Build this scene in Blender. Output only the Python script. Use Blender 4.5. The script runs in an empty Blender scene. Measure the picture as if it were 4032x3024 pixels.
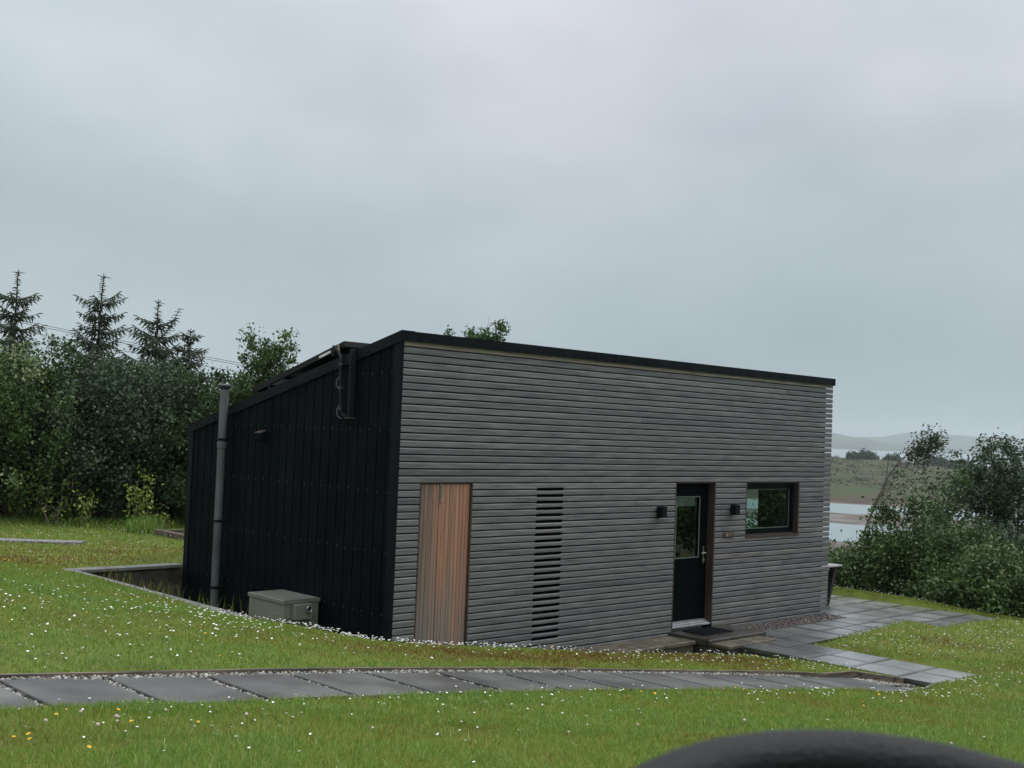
import bpy, math, random
import numpy as np
from mathutils import Matrix, Vector
R_ = math.radians
rs = np.random.RandomState(7)
random.seed(7)
scene = bpy.context.scene
COL = scene.collection

# ------------------------------------------------------------------ camera
CAM = np.array([-8.27848, -10.55726, 2.73928])
cR = np.array([0.72274475, -0.69004286, 0.03848207])
cU = np.array([-0.05663299, -0.00363912, 0.99838843])
cF = np.array([0.68879077, 0.72375936, 0.04170935])
cam = bpy.data.cameras.new('camera')
co = bpy.data.objects.new('camera', cam)
M = Matrix.Identity(4)
for i in range(3):
    M[i][0] = cR[i]; M[i][1] = cU[i]; M[i][2] = -cF[i]; M[i][3] = CAM[i]
co.matrix_world = M
cam.sensor_width = 36; cam.lens = 4584.3 / 4032 * 36
cam.clip_start = 0.05; cam.clip_end = 40000
cam.dof.use_dof = True; cam.dof.focus_distance = 15.0; cam.dof.aperture_fstop = 9.0
COL.objects.link(co); scene.camera = co

# ------------------------------------------------------------------ sky
SUN_EL, SUN_AZ = 58, -25
w = bpy.data.worlds.new('World'); scene.world = w; w.use_nodes = True
nt = w.node_tree; nt.nodes.clear()
def N(nt, t, **k):
    n = nt.nodes.new(t)
    for a, b in k.items(): setattr(n, a, b)
    return n
def L(nt, a, b): nt.links.new(a, b)
def ramp(nt, fac, stops, interp='LINEAR'):
    r = N(nt, 'ShaderNodeValToRGB'); r.color_ramp.interpolation = interp
    e = r.color_ramp.elements
    while len(e) < len(stops): e.new(0.5)
    for i, (p, c) in enumerate(stops):
        e[i].position = p; e[i].color = (*c, 1) if len(c) == 3 else c
    if fac is not None: L(nt, fac, r.inputs[0])
    return r
def mixc(nt, fac, a, b, mode='MIX'):
    m = N(nt, 'ShaderNodeMix', data_type='RGBA', blend_type=mode)
    for s, v in ((m.inputs[0], fac), (m.inputs[6], a), (m.inputs[7], b)):
        if hasattr(v, 'is_output') or isinstance(v, bpy.types.NodeSocket): L(nt, v, s)
        elif isinstance(v, (int, float)): s.default_value = v
        else: s.default_value = (*v, 1)
    return m.outputs[2]
tc = N(nt, 'ShaderNodeTexCoord')
sep = N(nt, 'ShaderNodeSeparateXYZ'); L(nt, tc.outputs['Generated'], sep.inputs[0])
r = ramp(nt, sep.outputs['Z'], [(0.0, (.345, .44, .465)), (.05, (.39, .475, .50)), (.14, (.455, .525, .555)), (.26, (.55, .60, .645)), (.36, (.66, .71, .755)), (.6, (1.25, 1.30, 1.36)), (1.0, (2.1, 2.15, 2.2))])
mp = N(nt, 'ShaderNodeMapping'); mp.inputs['Scale'].default_value = (1, 1, 2.2); L(nt, tc.outputs['Generated'], mp.inputs[0])
nz = N(nt, 'ShaderNodeTexNoise'); nz.inputs['Scale'].default_value = 3.4; nz.inputs['Detail'].default_value = 3.5; nz.inputs['Roughness'].default_value = .45
L(nt, mp.outputs[0], nz.inputs['Vector'])
cl = ramp(nt, nz.outputs['Fac'], [(.25, (.82, .845, .86)), (.5, (.985, .985, .99)), (.75, (1.20, 1.17, 1.155))])
c1 = mixc(nt, 1.0, r.outputs[0], cl.outputs[0], 'MULTIPLY')
nz2 = N(nt, 'ShaderNodeTexNoise'); nz2.inputs['Scale'].default_value = 2.3; nz2.inputs['Detail'].default_value = 2
L(nt, tc.outputs['Generated'], nz2.inputs['Vector'])
cl2 = ramp(nt, nz2.outputs['Fac'], [(.35, (1.03, .985, 1.02)), (.65, (.96, 1.015, 1.0))])
c2 = mixc(nt, 1.0, c1, cl2.outputs[0], 'MULTIPLY')
sky = N(nt, 'ShaderNodeTexSky', sky_type='NISHITA'); sky.sun_disc = False
sky.sun_elevation = R_(SUN_EL); sky.sun_rotation = R_(90 - SUN_AZ)
sk2 = mixc(nt, 1.0, sky.outputs[0], (.08, .08, .08), 'MULTIPLY')
c3 = mixc(nt, .04, c2, sk2)
bg = N(nt, 'ShaderNodeBackground'); L(nt, c3, bg.inputs[0]); bg.inputs[1].default_value = 1.04
wo = N(nt, 'ShaderNodeOutputWorld'); L(nt, bg.outputs[0], wo.inputs[0])
sun = bpy.data.lights.new('sun', 'SUN'); sun.energy = 1.2; sun.angle = R_(30); sun.color = (1, .985, .95)
so = bpy.data.objects.new('sun', sun); COL.objects.link(so)
d = Vector((math.cos(R_(SUN_EL)) * math.cos(R_(SUN_AZ)), math.cos(R_(SUN_EL)) * math.sin(R_(SUN_AZ)), math.sin(R_(SUN_EL))))
so.rotation_euler = d.to_track_quat('Z', 'Y').to_euler()
vs = scene.view_settings
vs.view_transform = 'Standard'; vs.look = 'None'; vs.exposure = 0; vs.gamma = 1

# ------------------------------------------------------------------ helpers
def tag(o, label=None, cat=None, group=None, kind=None):
    if label: o['label'] = label
    if cat: o['category'] = cat
    if group: o['group'] = group
    if kind: o['kind'] = kind
    return o
def link(o, parent=None):
    COL.objects.link(o)
    if parent is not None: o.parent = parent
    return o
def empty(name, loc=(0, 0, 0), rz=0):
    o = bpy.data.objects.new(name, None); o.location = loc; o.rotation_euler = (0, 0, rz); o.empty_display_size = .2
    return link(o)
def mesh_np(name, V, F, mat, tint=None, smooth=False, parent=None, loc=None, lnk=True):
    """V (n,3); F (m,k) array or list of such arrays with the same vertex base"""
    V = np.asarray(V, np.float32).reshape(-1, 3)
    Fs = [np.asarray(F)] if isinstance(F, np.ndarray) else [np.asarray(f) for f in F if len(f)]
    me = bpy.data.meshes.new(name)
    me.vertices.add(len(V)); me.vertices.foreach_set('co', V.ravel())
    li = np.concatenate([f.ravel() for f in Fs]).astype(np.int32)
    tot = np.concatenate([np.full(len(f), f.shape[1], np.int32) for f in Fs])
    st = np.concatenate([[0], np.cumsum(tot)[:-1]]).astype(np.int32)
    me.loops.add(len(li)); me.loops.foreach_set('vertex_index', li)
    me.polygons.add(len(tot)); me.polygons.foreach_set('loop_start', st); me.polygons.foreach_set('loop_total', tot)
    if smooth: me.polygons.foreach_set('use_smooth', np.ones(len(tot), bool))
    if tint is not None:
        a = me.attributes.new('tint', 'FLOAT', 'FACE'); a.data.foreach_set('value', np.asarray(tint, np.float32))
    me.update(calc_edges=True)
    for m in (mat if isinstance(mat, (list, tuple)) else [mat]): me.materials.append(m)
    if not lnk: return me
    o = bpy.data.objects.new(name, me)
    if loc is not None: o.location = loc
    return link(o, parent)
class MB:
    def __init__(s): s.v = []; s.f = []; s.t = []
    def add(s, vs, fs, t=0.5):
        b = len(s.v); s.v += [tuple(map(float, v)) for v in vs]
        s.f += [tuple(b + i for i in f) for f in fs]; s.t += [t] * len(fs); return s
    def box(s, x0, x1, y0, y1, z0, z1, t=.5):
        vs = [(x0, y0, z0), (x1, y0, z0), (x1, y1, z0), (x0, y1, z0), (x0, y0, z1), (x1, y0, z1), (x1, y1, z1), (x0, y1, z1)]
        return s.add(vs, [(0, 3, 2, 1), (4, 5, 6, 7), (0, 1, 5, 4), (1, 2, 6, 5), (2, 3, 7, 6), (3, 0, 4, 7)], t)
    def bbox(s, x0, x1, y0, y1, z0, z1, b=.004, t=.5):
        """box with bevelled edges"""
        import itertools
        vs = []; 
        for sx, sy, sz in itertools.product((0, 1), repeat=3):
            X = (x0, x1)[sx]; Y = (y0, y1)[sy]; Z = (z0, z1)[sz]
            dx = b if sx == 0 else -b; dy = b if sy == 0 else -b; dz = b if sz == 0 else -b
            vs += [(X, Y + dy, Z + dz), (X + dx, Y, Z + dz), (X + dx, Y + dy, Z)]
        def I(sx, sy, sz, k): return (sx * 4 + sy * 2 + sz) * 3 + k
        fs = []
        fs += [(I(0,0,0,0), I(0,0,1,0), I(0,1,1,0), I(0,1,0,0)), (I(1,0,0,0), I(1,1,0,0), I(1,1,1,0), I(1,0,1,0))]
        fs += [(I(0,0,0,1), I(1,0,0,1), I(1,0,1,1), I(0,0,1,1)), (I(0,1,0,1), I(0,1,1,1), I(1,1,1,1), I(1,1,0,1))]
        fs += [(I(0,0,0,2), I(0,1,0,2), I(1,1,0,2), I(1,0,0,2)), (I(0,0,1,2), I(1,0,1,2), I(1,1,1,2), I(0,1,1,2))]
        for a in (0, 1):
            for c in (0, 1):
                fs.append((I(a,c,0,0), I(a,c,0,1), I(a,c,1,1), I(a,c,1,0)))
                fs.append((I(a,0,c,0), I(a,0,c,2), I(a,1,c,2), I(a,1,c,0)))
                fs.append((I(0,a,c,1), I(0,a,c,2), I(1,a,c,2), I(1,a,c,1)))
        for sx, sy, sz in itertools.product((0, 1), repeat=3): fs.append((I(sx,sy,sz,0), I(sx,sy,sz,1), I(sx,sy,sz,2)))
        return s.add(vs, fs, t)
    def prism(s, poly, axis, a, b, t=.5):
        """poly: 2D points, extruded along axis from a to b"""
        n = len(poly); vs = []
        for c in (a, b):
            for p, q in poly:
                vs.append({0: (c, p, q), 1: (p, c, q), 2: (p, q, c)}[axis])
        fs = [tuple(range(n))[::-1], tuple(range(n, 2 * n))] + [(i, (i + 1) % n, n + (i + 1) % n, n + i) for i in range(n)]
        return s.add(vs, fs, t)
    def tube(s, pts, rad, n=8, t=.5, cap=True):
        pts = [Vector(p) for p in pts]; k = len(pts)
        if isinstance(rad, (int, float)): rad = [rad] * k
        vs = []; fs = []; up = None
        for i, p in enumerate(pts):
            dr = (pts[min(i + 1, k - 1)] - pts[max(i - 1, 0)]).normalized()
            if up is None:
                a = Vector((0, 0, 1)) if abs(dr.z) < .9 else Vector((1, 0, 0)); up = dr.cross(a).normalized()
            up = (up - dr * up.dot(dr)).normalized(); sd = dr.cross(up)
            for j in range(n):
                th = 2 * math.pi * j / n; q = p + (up * math.cos(th) + sd * math.sin(th)) * rad[i]; vs.append(tuple(q))
        for i in range(k - 1):
            for j in range(n): fs.append((i * n + j, i * n + (j + 1) % n, (i + 1) * n + (j + 1) % n, (i + 1) * n + j))
        if cap: fs += [tuple(range(n))[::-1], tuple(range((k - 1) * n, k * n))]
        return s.add(vs, fs, t)
    def lathe(s, c, prof, n=20, t=.5):
        """prof: (r, z) list around a vertical axis at c"""
        vs = []; fs = []; k = len(prof)
        for r_, z in prof:
            for j in range(n):
                th = 2 * math.pi * j / n; vs.append((c[0] + r_ * math.cos(th), c[1] + r_ * math.sin(th), c[2] + z))
        for i in range(k - 1):
            for j in range(n): fs.append((i * n + j, i * n + (j + 1) % n, (i + 1) * n + (j + 1) % n, (i + 1) * n + j))
        fs += [tuple(range(n))[::-1], tuple(range((k - 1) * n, k * n))]
        return s.add(vs, fs, t)
    def build(s, name, mat, parent=None, smooth=False, loc=None, lnk=True):
        me = bpy.data.meshes.new(name); me.from_pydata(s.v, [], s.f)
        a = me.attributes.new('tint', 'FLOAT', 'FACE'); a.data.foreach_set('value', np.array(s.t, np.float32))
        me.update()
        import bmesh
        bm = bmesh.new(); bm.from_mesh(me); bmesh.ops.recalc_face_normals(bm, faces=bm.faces); bm.to_mesh(me); bm.free()
        if smooth:
            me.polygons.foreach_set('use_smooth', np.ones(len(me.polygons), bool))
            try: me.set_sharp_from_angle(angle=R_(35))
            except Exception: pass
        me.materials.append(mat)
        if not lnk: return me
        o = bpy.data.objects.new(name, me)
        if loc is not None: o.location = loc
        return link(o, parent)

# ------------------------------------------------------------------ materials
MATS = {}
def pmat(name, col, rough=.6, metal=0, var=.15, scale=8, stretch=(1, 1, 1), bump=0, bscale=40, col2=None, spec=.5, tint=0, coat=0, detail=4, rvar=0, tcol=None, coords='Object'):
    m = bpy.data.materials.new(name); m.use_nodes = True; nt = m.node_tree
    b = nt.nodes['Principled BSDF']
    b.inputs['Roughness'].default_value = rough; b.inputs['Metallic'].default_value = metal
    b.inputs['Specular IOR Level'].default_value = spec; b.inputs['Coat Weight'].default_value = coat
    tc = N(nt, 'ShaderNodeTexCoord'); mp = N(nt, 'ShaderNodeMapping'); mp.inputs['Scale'].default_value = stretch
    L(nt, tc.outputs[coords], mp.inputs[0])
    nz = N(nt, 'ShaderNodeTexNoise'); nz.inputs['Scale'].default_value = scale; nz.inputs['Detail'].default_value = detail
    L(nt, mp.outputs[0], nz.inputs['Vector'])
    c2 = col2 or tuple(c * (1 - var * 1.6) for c in col); c0 = tuple(min(1, c * (1 + var)) for c in col) if col2 is None else col
    rp = ramp(nt, nz.outputs['Fac'], [(.3, c2), (.7, c0)])
    out = rp.outputs[0]
    if tint or tcol:
        at = N(nt, 'ShaderNodeAttribute', attribute_name='tint')
        if tcol:
            tr = ramp(nt, at.outputs['Fac'], tcol); out = mixc(nt, 1.0, out, tr.outputs[0], 'MULTIPLY')
        else:
            mr = N(nt, 'ShaderNodeMapRange'); mr.inputs[3].default_value = 1 - tint; mr.inputs[4].default_value = 1 + tint
            L(nt, at.outputs['Fac'], mr.inputs[0])
            cb = N(nt, 'ShaderNodeCombineColor'); 
            for i in range(3): L(nt, mr.outputs[0], cb.inputs[i])
            out = mixc(nt, 1.0, out, cb.outputs[0], 'MULTIPLY')
    L(nt, out, b.inputs['Base Color'])
    if rvar:
        n3 = N(nt, 'ShaderNodeTexNoise'); n3.inputs['Scale'].default_value = 1.7; n3.inputs['Detail'].default_value = 5
        L(nt, tc.outputs[coords], n3.inputs['Vector'])
        mr = N(nt, 'ShaderNodeMapRange'); mr.inputs[1].default_value = .3; mr.inputs[2].default_value = .7
        mr.inputs[3].default_value = max(0.02, rough - rvar); mr.inputs[4].default_value = rough + rvar
        L(nt, n3.outputs['Fac'], mr.inputs[0]); L(nt, mr.outputs[0], b.inputs['Roughness'])
    if bump:
        n2 = N(nt, 'ShaderNodeTexNoise'); n2.inputs['Scale'].default_value = bscale; n2.inputs['Detail'].default_value = 5
        L(nt, mp.outputs[0], n2.inputs['Vector'])
        bp = N(nt, 'ShaderNodeBump'); bp.inputs['Strength'].default_value = bump; bp.inputs['Distance'].default_value = .01
        L(nt, n2.outputs['Fac'], bp.inputs['Height']); L(nt, bp.outputs[0], b.inputs['Normal'])
    MATS[name] = m
    return m
def leafmat(name, stops, rough=.5, trans=.25, spec=.4):
    m = bpy.data.materials.new(name); m.use_nodes = True; nt = m.node_tree
    b = nt.nodes['Principled BSDF']; b.inputs['Roughness'].default_value = rough; b.inputs['Specular IOR Level'].default_value = spec * .65
    at = N(nt, 'ShaderNodeAttribute', attribute_name='tint')
    rp = ramp(nt, at.outputs['Fac'], stops); L(nt, rp.outputs[0], b.inputs['Base Color'])
    tl = N(nt, 'ShaderNodeBsdfTranslucent'); L(nt, rp.outputs[0], tl.inputs[0])
    mx = N(nt, 'ShaderNodeMixShader'); mx.inputs[0].default_value = trans
    L(nt, b.outputs[0], mx.inputs[1]); L(nt, tl.outputs[0], mx.inputs[2])
    L(nt, mx.outputs[0], nt.nodes['Material Output'].inputs['Surface'])
    return m
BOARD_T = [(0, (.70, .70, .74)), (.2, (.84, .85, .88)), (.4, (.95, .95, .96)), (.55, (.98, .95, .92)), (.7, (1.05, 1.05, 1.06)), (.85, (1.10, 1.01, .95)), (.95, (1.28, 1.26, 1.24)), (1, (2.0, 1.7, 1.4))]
m_slat = pmat('weathered_larch', (.178, .181, .182), .60, var=.3, scale=3.6, stretch=(.6, 6, 9), bump=.35, bscale=26, tcol=BOARD_T, col2=(.082, .084, .087), spec=.35, detail=7)
m_side = pmat('black_steel', (.0030, .0052, .0072), .55, var=.25, scale=2, spec=.045, rvar=.08)
m_trim = pmat('black_trim', (.0048, .0075, .0100), .5, var=.25, scale=3, spec=.09)
m_roof = pmat('roof_steel', (.03, .035, .04), .45, var=.2)
m_inner = pmat('inner_plaster', (.45, .45, .43), .9)
m_memb = pmat('black_membrane', (.004, .004, .005), .9, spec=.1)
m_door = pmat('door_paint', (.002, .0034, .0040), .4, var=.2, spec=.04)
m_frame = pmat('frame_paint', (.003, .0045, .0055), .4, spec=.08)
m_liner = pmat('brown_liner', (.045, .028, .022), .6, var=.4, scale=4, stretch=(8, 8, .6))
m_alu = pmat('aluminium', (.62, .64, .66), .32, metal=.85, var=.1)
m_steel = pmat('bright_steel', (.7, .7, .7), .22, metal=1, var=.05)
m_cedar = pmat('red_cedar', (.37, .205, .135), .6, var=.5, scale=3.2, stretch=(9, 2, .35), bump=.3, bscale=20, col2=(.22, .115, .070),
               tcol=[(0, (.44, .56, .68)), (.25, (.72, .80, .84)), (.5, (1, .98, .96)), (.75, (1.12, .9, .82)), (1, (1.32, 1.2, 1.12))], detail=8)
nt = m_cedar.node_tree; bs_ = nt.nodes['Principled BSDF']; lk = bs_.inputs['Base Color'].links[0].from_socket
ge = N(nt, 'ShaderNodeNewGeometry'); sp_ = N(nt, 'ShaderNodeSeparateXYZ'); L(nt, ge.outputs['Position'], sp_.inputs[0])
wn = N(nt, 'ShaderNodeTexNoise'); wn.inputs['Scale'].default_value = 2.2; wn.inputs['Detail'].default_value = 5
mp = N(nt, 'ShaderNodeMapping'); mp.inputs['Scale'].default_value = (4, 1, .5); L(nt, ge.outputs['Position'], mp.inputs[0]); L(nt, mp.outputs[0], wn.inputs['Vector'])
ad = N(nt, 'ShaderNodeMath', operation='MULTIPLY_ADD'); L(nt, wn.outputs['Fac'], ad.inputs[0]); ad.inputs[1].default_value = 2.2; L(nt, sp_.outputs['Z'], ad.inputs[2])
wr = ramp(nt, None, [(.30, (.85, .85, .85)), (.72, (.12, .12, .12))]); mr = N(nt, 'ShaderNodeMapRange'); mr.inputs[1].default_value = .2; mr.inputs[2].default_value = 3.4
L(nt, ad.outputs[0], mr.inputs[0]); L(nt, mr.outputs[0], wr.inputs[0])
L(nt, mixc(nt, wr.outputs[0], lk, (.17, .155, .142)), bs_.inputs['Base Color'])
m_scr = pmat('zinc_screw', (.055, .06, .06), .5, metal=.2)
m_pipe = pmat('grey_pvc', (.088, .102, .108), .42, var=.3, scale=3, stretch=(1, 1, .4), spec=.5)
m_pipe_d = pmat('grey_pvc_dark', (.035, .04, .043), .5)
m_bead = pmat('glazing_bead', (.11, .15, .14), .45)
m_box = pmat('boiler_paint', (.17, .178, .15), .45, var=.12, scale=3, bump=.05)
m_boxl = pmat('boiler_lid', (.17, .175, .15), .4, var=.12, scale=3, rvar=.08)
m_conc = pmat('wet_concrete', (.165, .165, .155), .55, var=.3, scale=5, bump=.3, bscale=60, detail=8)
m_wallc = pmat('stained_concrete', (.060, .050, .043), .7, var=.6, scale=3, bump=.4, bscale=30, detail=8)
m_slab = pmat('slate_slab', (.080, .080, .076), .48, var=.42, scale=1.5, bump=.12, bscale=70, tint=.10, rvar=.18, detail=10)
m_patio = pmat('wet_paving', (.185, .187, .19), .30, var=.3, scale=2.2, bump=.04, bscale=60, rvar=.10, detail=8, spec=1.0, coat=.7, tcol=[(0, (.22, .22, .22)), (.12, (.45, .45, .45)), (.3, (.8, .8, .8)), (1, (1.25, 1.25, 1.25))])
m_patio.node_tree.nodes['Principled BSDF'].inputs['Coat Roughness'].default_value = .28
m_tan = pmat('sandstone_slab', (.095, .083, .058), .5, var=.35, scale=6, bump=.2, rvar=.1, detail=8)
m_timb = pmat('edging_timber', (.115, .092, .068), .7, var=.55, scale=3, stretch=(.5, 6, 8), bump=.4, bscale=30, detail=8)
m_lamp = pmat('lamp_metal', (.005, .007, .009), .45, spec=.12)
m_lens = pmat('lamp_lens', (.35, .35, .33), .3)
m_mat = pmat('rubber_mat', (.004, .006, .008), .7, spec=.1)
m_tabt = pmat('table_top', (.30, .29, .28), .35)
m_tabl = pmat('table_leg', (.035, .033, .032), .5)
m_bark = pmat('bark', (.055, .042, .032), .9, var=.5, scale=6, stretch=(3, 3, .6))
m_barkg = pmat('grey_bark', (.12, .10, .08), .9, var=.5, scale=6, stretch=(3, 3, .6))
m_cable = pmat('cable', (.12, .13, .14), .5)
m_insul = pmat('pipe_lagging', (.009, .014, .016), .7, spec=.2)
m_brass = pmat('brass_fitting', (.35, .27, .16), .3, metal=.9)
m_panel = pmat('panel_glass', (.01, .012, .016), .12)
m_pfr = pmat('panel_frame', (.010, .010, .011), .45, spec=.15)
m_stick = pmat('white_label', (.62, .62, .60), .6)
m_mirror = pmat('wheel_leather', (.004, .005, .006), .48, spec=.22, rvar=.12, bump=.3, bscale=300, scale=30)
m_mglass = pmat('mirror_glass', (.8, .8, .8), .03, metal=1)
m_pale_bar = pmat('pale_bar', (.55, .56, .54), .8)
m_plaq = pmat('plaque_wood', (.085, .058, .045), .5, var=.4, stretch=(1, 4, 6))
m_pmark = pmat('plaque_marks', (.45, .42, .36), .5)

def glassmat():
    m = bpy.data.materials.new('window_glass'); m.use_nodes = True; nt = m.node_tree
    b = nt.nodes['Principled BSDF']; b.inputs['Base Color'].default_value = (.66, .78, .74, 1)
    b.inputs['Roughness'].default_value = .01; b.inputs['Transmission Weight'].default_value = 1
    b.inputs['IOR'].default_value = 1.75
    return m
m_glass = glassmat()

# ------------------------------------------------------------------ terrain
PATH = np.array([[-16, 1.62], [-9, 1.36], [-7, 1.2], [-4.76, .99], [-3.3, .85], [-1.85, .70], [-.41, .54], [1.03, .36], [2.54, .18], [3.39, .075], [4.4, -.08], [5.4, -.16], [7, -.14], [20, -.4]])
def zp(x): return np.interp(x, PATH[:, 0], PATH[:, 1])
H_, W_, LX = 3.855, 4.80, 9.302
ZL = -.15
pts = []
for x in (-14, -11, -9, -7, -5.5, -4, -2.5, -1, .5, 2, 3.4, 4.6):
    pts.append((x, -4.0, zp(x) + .005)); pts.append((x, -2.78, zp(x) + .0))
for x in (-14, -11, -9, -7, -5.5, -4, -2.5, -1, .5, 2, 3.4): pts.append((x, -3.4, zp(x) - .02))
pts += [(5.6, -4.25, -.02), (6.6, -4.25, -.02), (5.0, -4.15, -.03), (6.0, -4.8, .03), (8, -4.4, -.03),
        (-8.3, -10.5, 1.32), (-12, -9, 1.5), (-6.4, -5.6, 1.24), (-5, -7, 1.2), (-3.3, -7.9, 1.08), (-3, -5.5, .92), (0, -8, .80), (0, -5.5, .56), (3, -6, .22), (4, -9, .45), (8, -8, .15), (12, -9, 0), (10, -12, .2), (0, -13, .95), (-6, -14, 1.3),
        (8.3, -3.3, -.03), (7.4, -2.4, -.06), (10, -3, -.05), (12, -2.6, -.14), (12.4, 0, -.12), (12.5, 2, -.14), (13.6, -1, -.45), (13.6, 1.5, -.5), (14, -4, -.4), (16, 0, -1.1), (19, 2, -1.9), (15, -7, -.3), (19, -8, -.8), (19, -3, -1.6),
        (-.92, -.6, .50), (-.45, -.6, .42), (.64, -.6, .27), (1.69, -.6, .13), (3.2, -.65, -.06), (4.6, -.9, -.16), (5.0, -1.6, -.16), (4.0, -1.6, .0), (4.8, -2.4, -.06), (2.4, -1.6, .17),
        (0, -.03, .25), (.63, -.03, .18), (1.18, -.03, .10), (2.29, -.05, -.05), (3.3, -.6, -.10),
        (-1.3, -.5, .62), (-1.3, .2, .56), (-.6, .3, .38), (-1.75, .6, .66), (-1.8, 1.5, .69), (-1.8, 3.2, .69), (-1.8, 4.7, .68), (-1.6, 5.1, .66), (-.4, 5.1, .65), (1.5, 5.3, .62),
        (-2.1, -1.5, .76), (-3.4, 2.66, 1.0), (-3.4, 0, 1.0), (-2.6, 4.6, .82), (-5, 0, 1.25), (-5, 4, 1.15), (-8, 2, 1.5), (-9, -2, 1.5), (-13, 3, 1.8),
        (-2, 6.45, .68), (-1.2, 8.6, .68), (1.5, 8.6, .66), (.5, 6.3, .65), (3, 7, .60), (-4, 8, .85), (-6, 6.5, 1.1), (0, 11, .72), (4, 12, .6), (-5, 13, 1.0), (2, 16, .8), (8, 16, .3),
        (5.5, 7, .3), (9, 7, 0), (12, 5, -.3), (14, 8, -.6), (9, 12, .1), (19, 12, -1.2), (-13, 12, 1.6)]
pts = np.array(pts)
def _k(r): return np.where(r > 1e-9, r * r * np.log(np.maximum(r, 1e-9)), 0)
n = len(pts); D = np.hypot(pts[:, None, 0] - pts[None, :, 0], pts[:, None, 1] - pts[None, :, 1])
A = np.zeros((n + 3, n + 3)); A[:n, :n] = _k(D) + np.eye(n) * .02; A[:n, n] = 1; A[:n, n + 1:] = pts[:, :2]; A[n:, :n] = A[:n, n:].T
wts = np.linalg.solve(A, np.concatenate([pts[:, 2], [0, 0, 0]]))
def tps(x, y):
    x = np.asarray(x, float); y = np.asarray(y, float); sh = x.shape; x = x.ravel(); y = y.ravel(); out = np.empty(len(x))
    for i in range(0, len(x), 20000):
        a, b = x[i:i + 20000], y[i:i + 20000]
        out[i:i + 20000] = _k(np.hypot(a[:, None] - pts[:, 0], b[:, None] - pts[:, 1])) @ wts[:n] + wts[n] + wts[n + 1] * a + wts[n + 2] * b
    return out.reshape(sh)
def vnoise(x, y, seed=0):
    """cheap smooth value noise"""
    x = np.asarray(x, float); y = np.asarray(y, float)
    xi = np.floor(x).astype(np.int64); yi = np.floor(y).astype(np.int64); fx = x - xi; fy = y - yi
    fx = fx * fx * (3 - 2 * fx); fy = fy * fy * (3 - 2 * fy)
    def h(a, b):
        q = (a * 374761393 + b * 668265263 + seed * 69069) & 0x7fffffff
        q = ((q ^ (q >> 13)) * 1274126177) & 0x7fffffff
        return (q & 0xffff) / 65535.0
    return (h(xi, yi) * (1 - fx) + h(xi + 1, yi) * fx) * (1 - fy) + (h(xi, yi + 1) * (1 - fx) + h(xi + 1, yi + 1) * fx) * fy
def fbm(x, y, seed=0, o=4):
    s = 0; a = .5; t = 0
    for k in range(o): s = s + a * vnoise(x * 2 ** k, y * 2 ** k, seed + k); t += a; a *= .5
    return s / t
WATER = -14.0
def far_h(x, y):
    dx = x - CAM[0]; dy = y - CAM[1]; r = np.hypot(dx, dy); az = np.degrees(np.arctan2(dy, dx))
    rr = r * (1 + .05 * (fbm(x / 90, y / 90, 3) - .5)) + 10 * (fbm(x / 25, y / 25, 8) - .5) * np.clip((r - 100) / 200, 0, 1)
    k = np.clip((az - 20) / 11, 0, 1)
    top = -9.0 + 4.4 * k
    sea = np.interp(rr, [0, 22, 35, 60, 130, 190, 212, 218, 226, 230, 256, 259, 262, 298, 302, 340, 344, 360], [0, -.8, -2.2, -4.5, -11, -13.6, -13.9, -14.2, -13.93, -14.25, -14.25, -14.0, -13.88, -13.9, -14.2, -14.3, -14.05, -13.6])
    ri = rr
    moor = np.interp(ri, [360, 400, 700, 760, 1100, 1300, 20000], [0, .08, 1, 1, .15, 0, 0]) * (top + 13.5) + np.interp(ri, [360, 1100, 1300, 20000], [-13.5, -13.5, -17, -17])
    moor = moor + (fbm(x / 40, y / 40, 21, 5) - .5) * 2.6 * np.clip((ri - 380) / 120, 0, 1) * np.clip((1100 - ri) / 200, 0, 1)
    s = np.where(rr < 360, sea, moor)
    land = np.interp(r, [0, 30, 200, 1500, 4000, 20000], [0, 0, 1.5, 20, 60, 60]) + (fbm(x / 60, y / 60, 5) - .5) * np.clip(r / 100, 0, 3)
    wsea = np.clip((54 - az) / 12, 0, 1) * np.clip((az + 75) / 15, 0, 1)
    wsea = wsea * wsea * (3 - 2 * wsea)
    return s * wsea + land * (1 - wsea)
# paved areas (x0,x1,y0,y1)
PAV_Z = -.10
PAVES = [(9.23, 11.63, -2.0, 7.0), (6.43, 9.23, -1.40, -.42), (5.35, 6.43, -4.06, -.42)]
def ground_h(x, y):
    x = np.asarray(x, float); y = np.asarray(y, float)
    inn = tps(np.clip(x, -14, 19), np.clip(y, -13, 15)) + .02 * (fbm(x * 2, y * 2, 11) - .5)
    dd = np.maximum(np.maximum(-13 - x, x - 18), np.maximum(-12 - y, y - 15))
    b = np.clip(dd / 8, 0, 1); b = b * b * (3 - 2 * b)
    h = inn * (1 - b) + far_h(x, y) * b
    well = ((x > -1.58) & (x < LX - .05) & (y > .45) & (y < W_)) | ((x > .02) & (x < LX - .1) & (y > .04) & (y < W_))
    h = np.where(well, ZL, h)
    for a in PAVES: h = np.where((x > a[0] - .02) & (x < a[1] + .02) & (y > a[2] - .02) & (y < a[3] + .02), np.minimum(h, PAV_Z - .05), h)
    h = np.where((x > -9.4) & (x < 5.34) & (y > -4.0 + .07 * (x < 4.8)) & (y < -2.87 - np.clip(x - 4.95, 0, 1) * 1.4), np.minimum(h, zp(x) - .05), h)
    h = np.where((x > 2.5) & (x < 6.45) & (y > -1.06) & (y < .3), np.minimum(h, -.26), h)      # ledge and landing
    h = np.where((x > 6.4) & (x < 9.25) & (y > -.45) & (y < .3), -.17, h)
    return h
g = lambda s, e, st: np.arange(s, e, st)
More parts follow.
